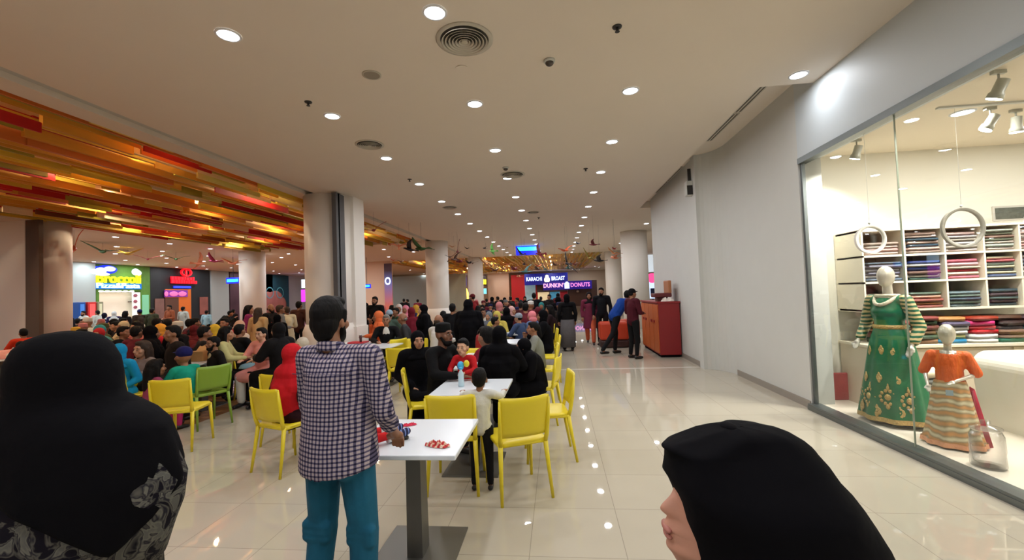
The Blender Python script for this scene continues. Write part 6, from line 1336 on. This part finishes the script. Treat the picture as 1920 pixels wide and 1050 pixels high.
zs_ = at(300, 862, y=YW)[2]; zc_ = at(150, 1040, y=YW-.12)[2]; NW = 96; K0 = 9
QV = math.atan2(-YW, -W0.x)
base = [px_ring(py, l, r, YW, ry, NW) for py, l, r, ry in rows]
def ring_at(i, z):
    for a_, b_ in zip(base, base[1:]):
        if a_[i][2] >= z >= b_[i][2]:
            f = (a_[i][2]-z)/(a_[i][2]-b_[i][2]+1e-9); return tuple(p*(1-f)+q*f for p, q in zip(a_[i], b_[i]))
    return base[-1][i][:2]+(z,)
sh = base[:K0+1]
for k in range(1, 25):
    g = k/24; nr = []
    for i in range(NW):
        q = 2*pi*i/NW; zb = zc_+(zs_-zc_)*abs(sin(q-QV))**1.15; z0 = base[K0][i][2]; x, y, z = ring_at(i, z0+(zb-z0)*g)
        w_ = 1+g*.02*sin(9*q+1)+g*.012*sin(17*q); nr.append((W0.x+(x-W0.x)*w_, YW+(y-YW)*w_, z))
    sh.append(nr)
me = off(MB().loft(sh, cap=False), W0); me = me.mesh('shawl')
o = obj('shawl', me, M_BLACK, t); sd = o.modifiers.new('thick', 'SOLIDIFY'); sd.thickness = .006; sd.offset = 1
PM = mat('black and grey paisley', (20, 18, 26), .85, spec=.15); N, L, b = nodes_of(PM); tc = N.new('ShaderNodeTexCoord'); ns = N.new('ShaderNodeTexNoise'); ns.inputs['Scale'].default_value = 11; ns.inputs['Detail'].default_value = 2.5; ns.inputs['Distortion'].default_value = 1.8; cr = N.new('ShaderNodeValToRGB'); L.new(tc.outputs['Object'], ns.inputs[0]); L.new(ns.outputs[0], cr.inputs[0]); L.new(cr.outputs[0], b.inputs['Base Color'])
cr.color_ramp.elements[0].position = .42; cr.color_ramp.elements[0].color = (*lin((18, 15, 26)), 1); cr.color_ramp.elements[1].position = .62; cr.color_ramp.elements[1].color = (*lin((92, 92, 88)), 1)
for ps_, c_ in ((.47, (92, 90, 84)), (.525, (30, 28, 40)), (.56, (110, 108, 100))): e = cr.color_ramp.elements.new(ps_); e.color = (*lin(c_), 1)
drs = [px_ring(py, l+4, r+sx, YW, ry) for py, l, r, ry, sx in ((762, 40, 220, .10, 0), (800, 0, 288, .14, 0), (850, -14, 312, .17, 2), (900, -20, 322, .185, 8), (950, -22, 318, .19, 4), (1000, -20, 300, .19, 2), (1050, -14, 284, .19, 0))]
lo = drs[-1]; cxm = sum(x for x, y, z in lo)/n
for z, k in ((.85, .95), (.6, 1.0), (.3, 1.1), (.04, 1.2)): drs.append([(cxm+(x-cxm)*k, YW+(y-YW)*k, z) for x, y, _ in lo])
obj('dress', off(MB().loft(drs), W0), PM, t)
bd = {k: (v.copy() if isinstance(v, Vector) else v) for k, v in pose('stand_front').items()}
o = obj('body', cached(('body', 'stand_front', .013), lambda: body_mesh(bd, .013)), SK[0], t, loc=(at(124, 700, y=YW)[0]-W0.x, 0.0, 0)); o.scale = (.9, .9, .895)

# ================================================================ woman in black headscarf in profile, right foreground
YR = .72
t = thing('person', 'woman in a black headscarf in profile facing left, close in front of the viewer', 'person', (at(1440, 1000, y=YR)[0], YR, 0)); W1 = Vector(t.location)
rows = [(796.5, 1362, 1385, .012), (799, 1348, 1425, .032), (804, 1330, 1458, .044), (812, 1306, 1480, .05), (823, 1277, 1500, .055), (831, 1256, 1511, .06), (836, 1243, 1517, .063), (841, 1250, 1522, .066), (860, 1252, 1540, .08), (890, 1250, 1560, .098), (909, 1260, 1576, .115), (931, 1268, 1591, .117), (959, 1276, 1608, .118), (992, 1290, 1628, .117), (1020, 1296, 1641, .118), (1050, 1292, 1652, .122), (1090, 1286, 1668, .13), (1140, 1262, 1700, .15), (1200, 1220, 1740, .18), (1280, 1180, 1770, .20)]
NR = 72; rg = [px_ring(py, l, r, YR, ry, NR, e=.95 if py < 812 else .8) for py, l, r, ry in rows]
for k, r_ in enumerate(rg):
    rg[k] = [(x+.0025*sin(6*i*2*pi/NR+k*.7), y+.003*sin(5*i*2*pi/NR+k*.5), z) for i, (x, y, z) in enumerate(r_)]
lo = rg[-1]; cxm = sum(x for x, y, z in lo)/NR
for z, k in ((.9, 1.02), (.62, .98), (.3, 1.0), (.03, 1.08)): rg.append([(cxm+(x-cxm)*k*.62, YR+(y-YR)*k, z) for x, y, _ in lo])
o = obj('headscarf', off(MB().loft(rg[:20], cap=True), W1), M_BLACK, t)
o = obj('abaya', off(MB().loft([[(cxm+(x-cxm)*.9, YR+(y-YR)*.9, z) for x, y, z in rg[17]]]+rg[20:]), W1), M_BLACK, t)
a_ = at(1375, 797, y=YR); obj('scarf_peak', off(MB().ell((a_[0]-.008, a_[1], a_[2]-.002), (.012, .02, .006)), W1), M_BLACK, t)
FP = 1263; prof = [(880, 1272, .3), (905, 1268, .3), (920, 1266, .3), (928, 1259, .2), (938, 1248, .18), (946, 1238, .2), (952, 1234, .22), (958, 1236, .24), (963, 1243, .26), (967, 1250, .24), (973, 1249, .3), (979, 1245, .36), (985, 1241.5, .42), (990, 1243, .42), (992.5, 1248, .42), (995, 1246, .4), (1000, 1244.5, .38), (1005, 1248, .4), (1009, 1253, .45), (1015, 1250, .5), (1022, 1248, .5), (1028, 1251, .5), (1034, 1258, .5), (1042, 1262, .4), (1052, 1268, .4), (1075, 1290, .4), (1120, 1300, .4)]
rg = []
for py, fx, wd_ in prof:
    low = max(0, (py-1022)/30); c0 = at(1345+min(low, 2)*8, py, y=YR); f0 = at(FP+min(low, 3)*10, py, y=YR); f1 = at(fx, py, y=YR); rx = c0[0]-f0[0]; ring_ = []
    for i in range(48):
        q = 2*pi*i/48; qq = min(q, 2*pi-q); bump_ = (f0[0]-f1[0])*math.exp(-(qq/wd_)**2)
        ring_.append((c0[0]-rx*cos(q)-bump_, YR+(.052-.010*min(low, 1))*sin(q)*(1.0), c0[2]))
    rg.append(ring_)
SKF = mat('warm face skin', (200, 146, 124), .5, bump=.04, bscale=50, var=.06); 
o = obj('body', off(MB().loft(rg), W1), SKF, t); ss = o.modifiers.new('sub', 'SUBSURF'); ss.levels = ss.render_levels = 1
lp_ = at(1249, 986, y=YR); obj('mouth', off(MB().ell((lp_[0]+.001, YR, lp_[2]), (.0075, .02, .006)).ell((lp_[0]+.002, YR, at(1249, 999, y=YR)[2]), (.0065, .018, .0055)), W1), mat('rosy lip', (176, 112, 100), .55), t)
# ================================================================ make every label single out one thing
def uniq():
    bpy.context.view_layer.update()
    g = {}
    for o in COL.objects:
        if o.parent is None and 'category' in o and 'label' in o: g.setdefault(o['label'], []).append(o)
    N_ = ['first', 'second', 'third', 'fourth', 'fifth', 'sixth', 'seventh', 'eighth', 'ninth', 'tenth']
    for lb, os_ in g.items():
        if len(os_) > 1:
            ver = any(k in lb for k in ('folded fabric',))
            os_.sort(key=lambda o: -o.location.z if ver else proj(*o.location)[0])
            for i, o in enumerate(os_):
                if 'behind the viewer' in lb: continue
                o['label'] = lb+(', %s from top' % N_[i] if ver else ', %s from left' % N_[min(i, 9)])
uniq()
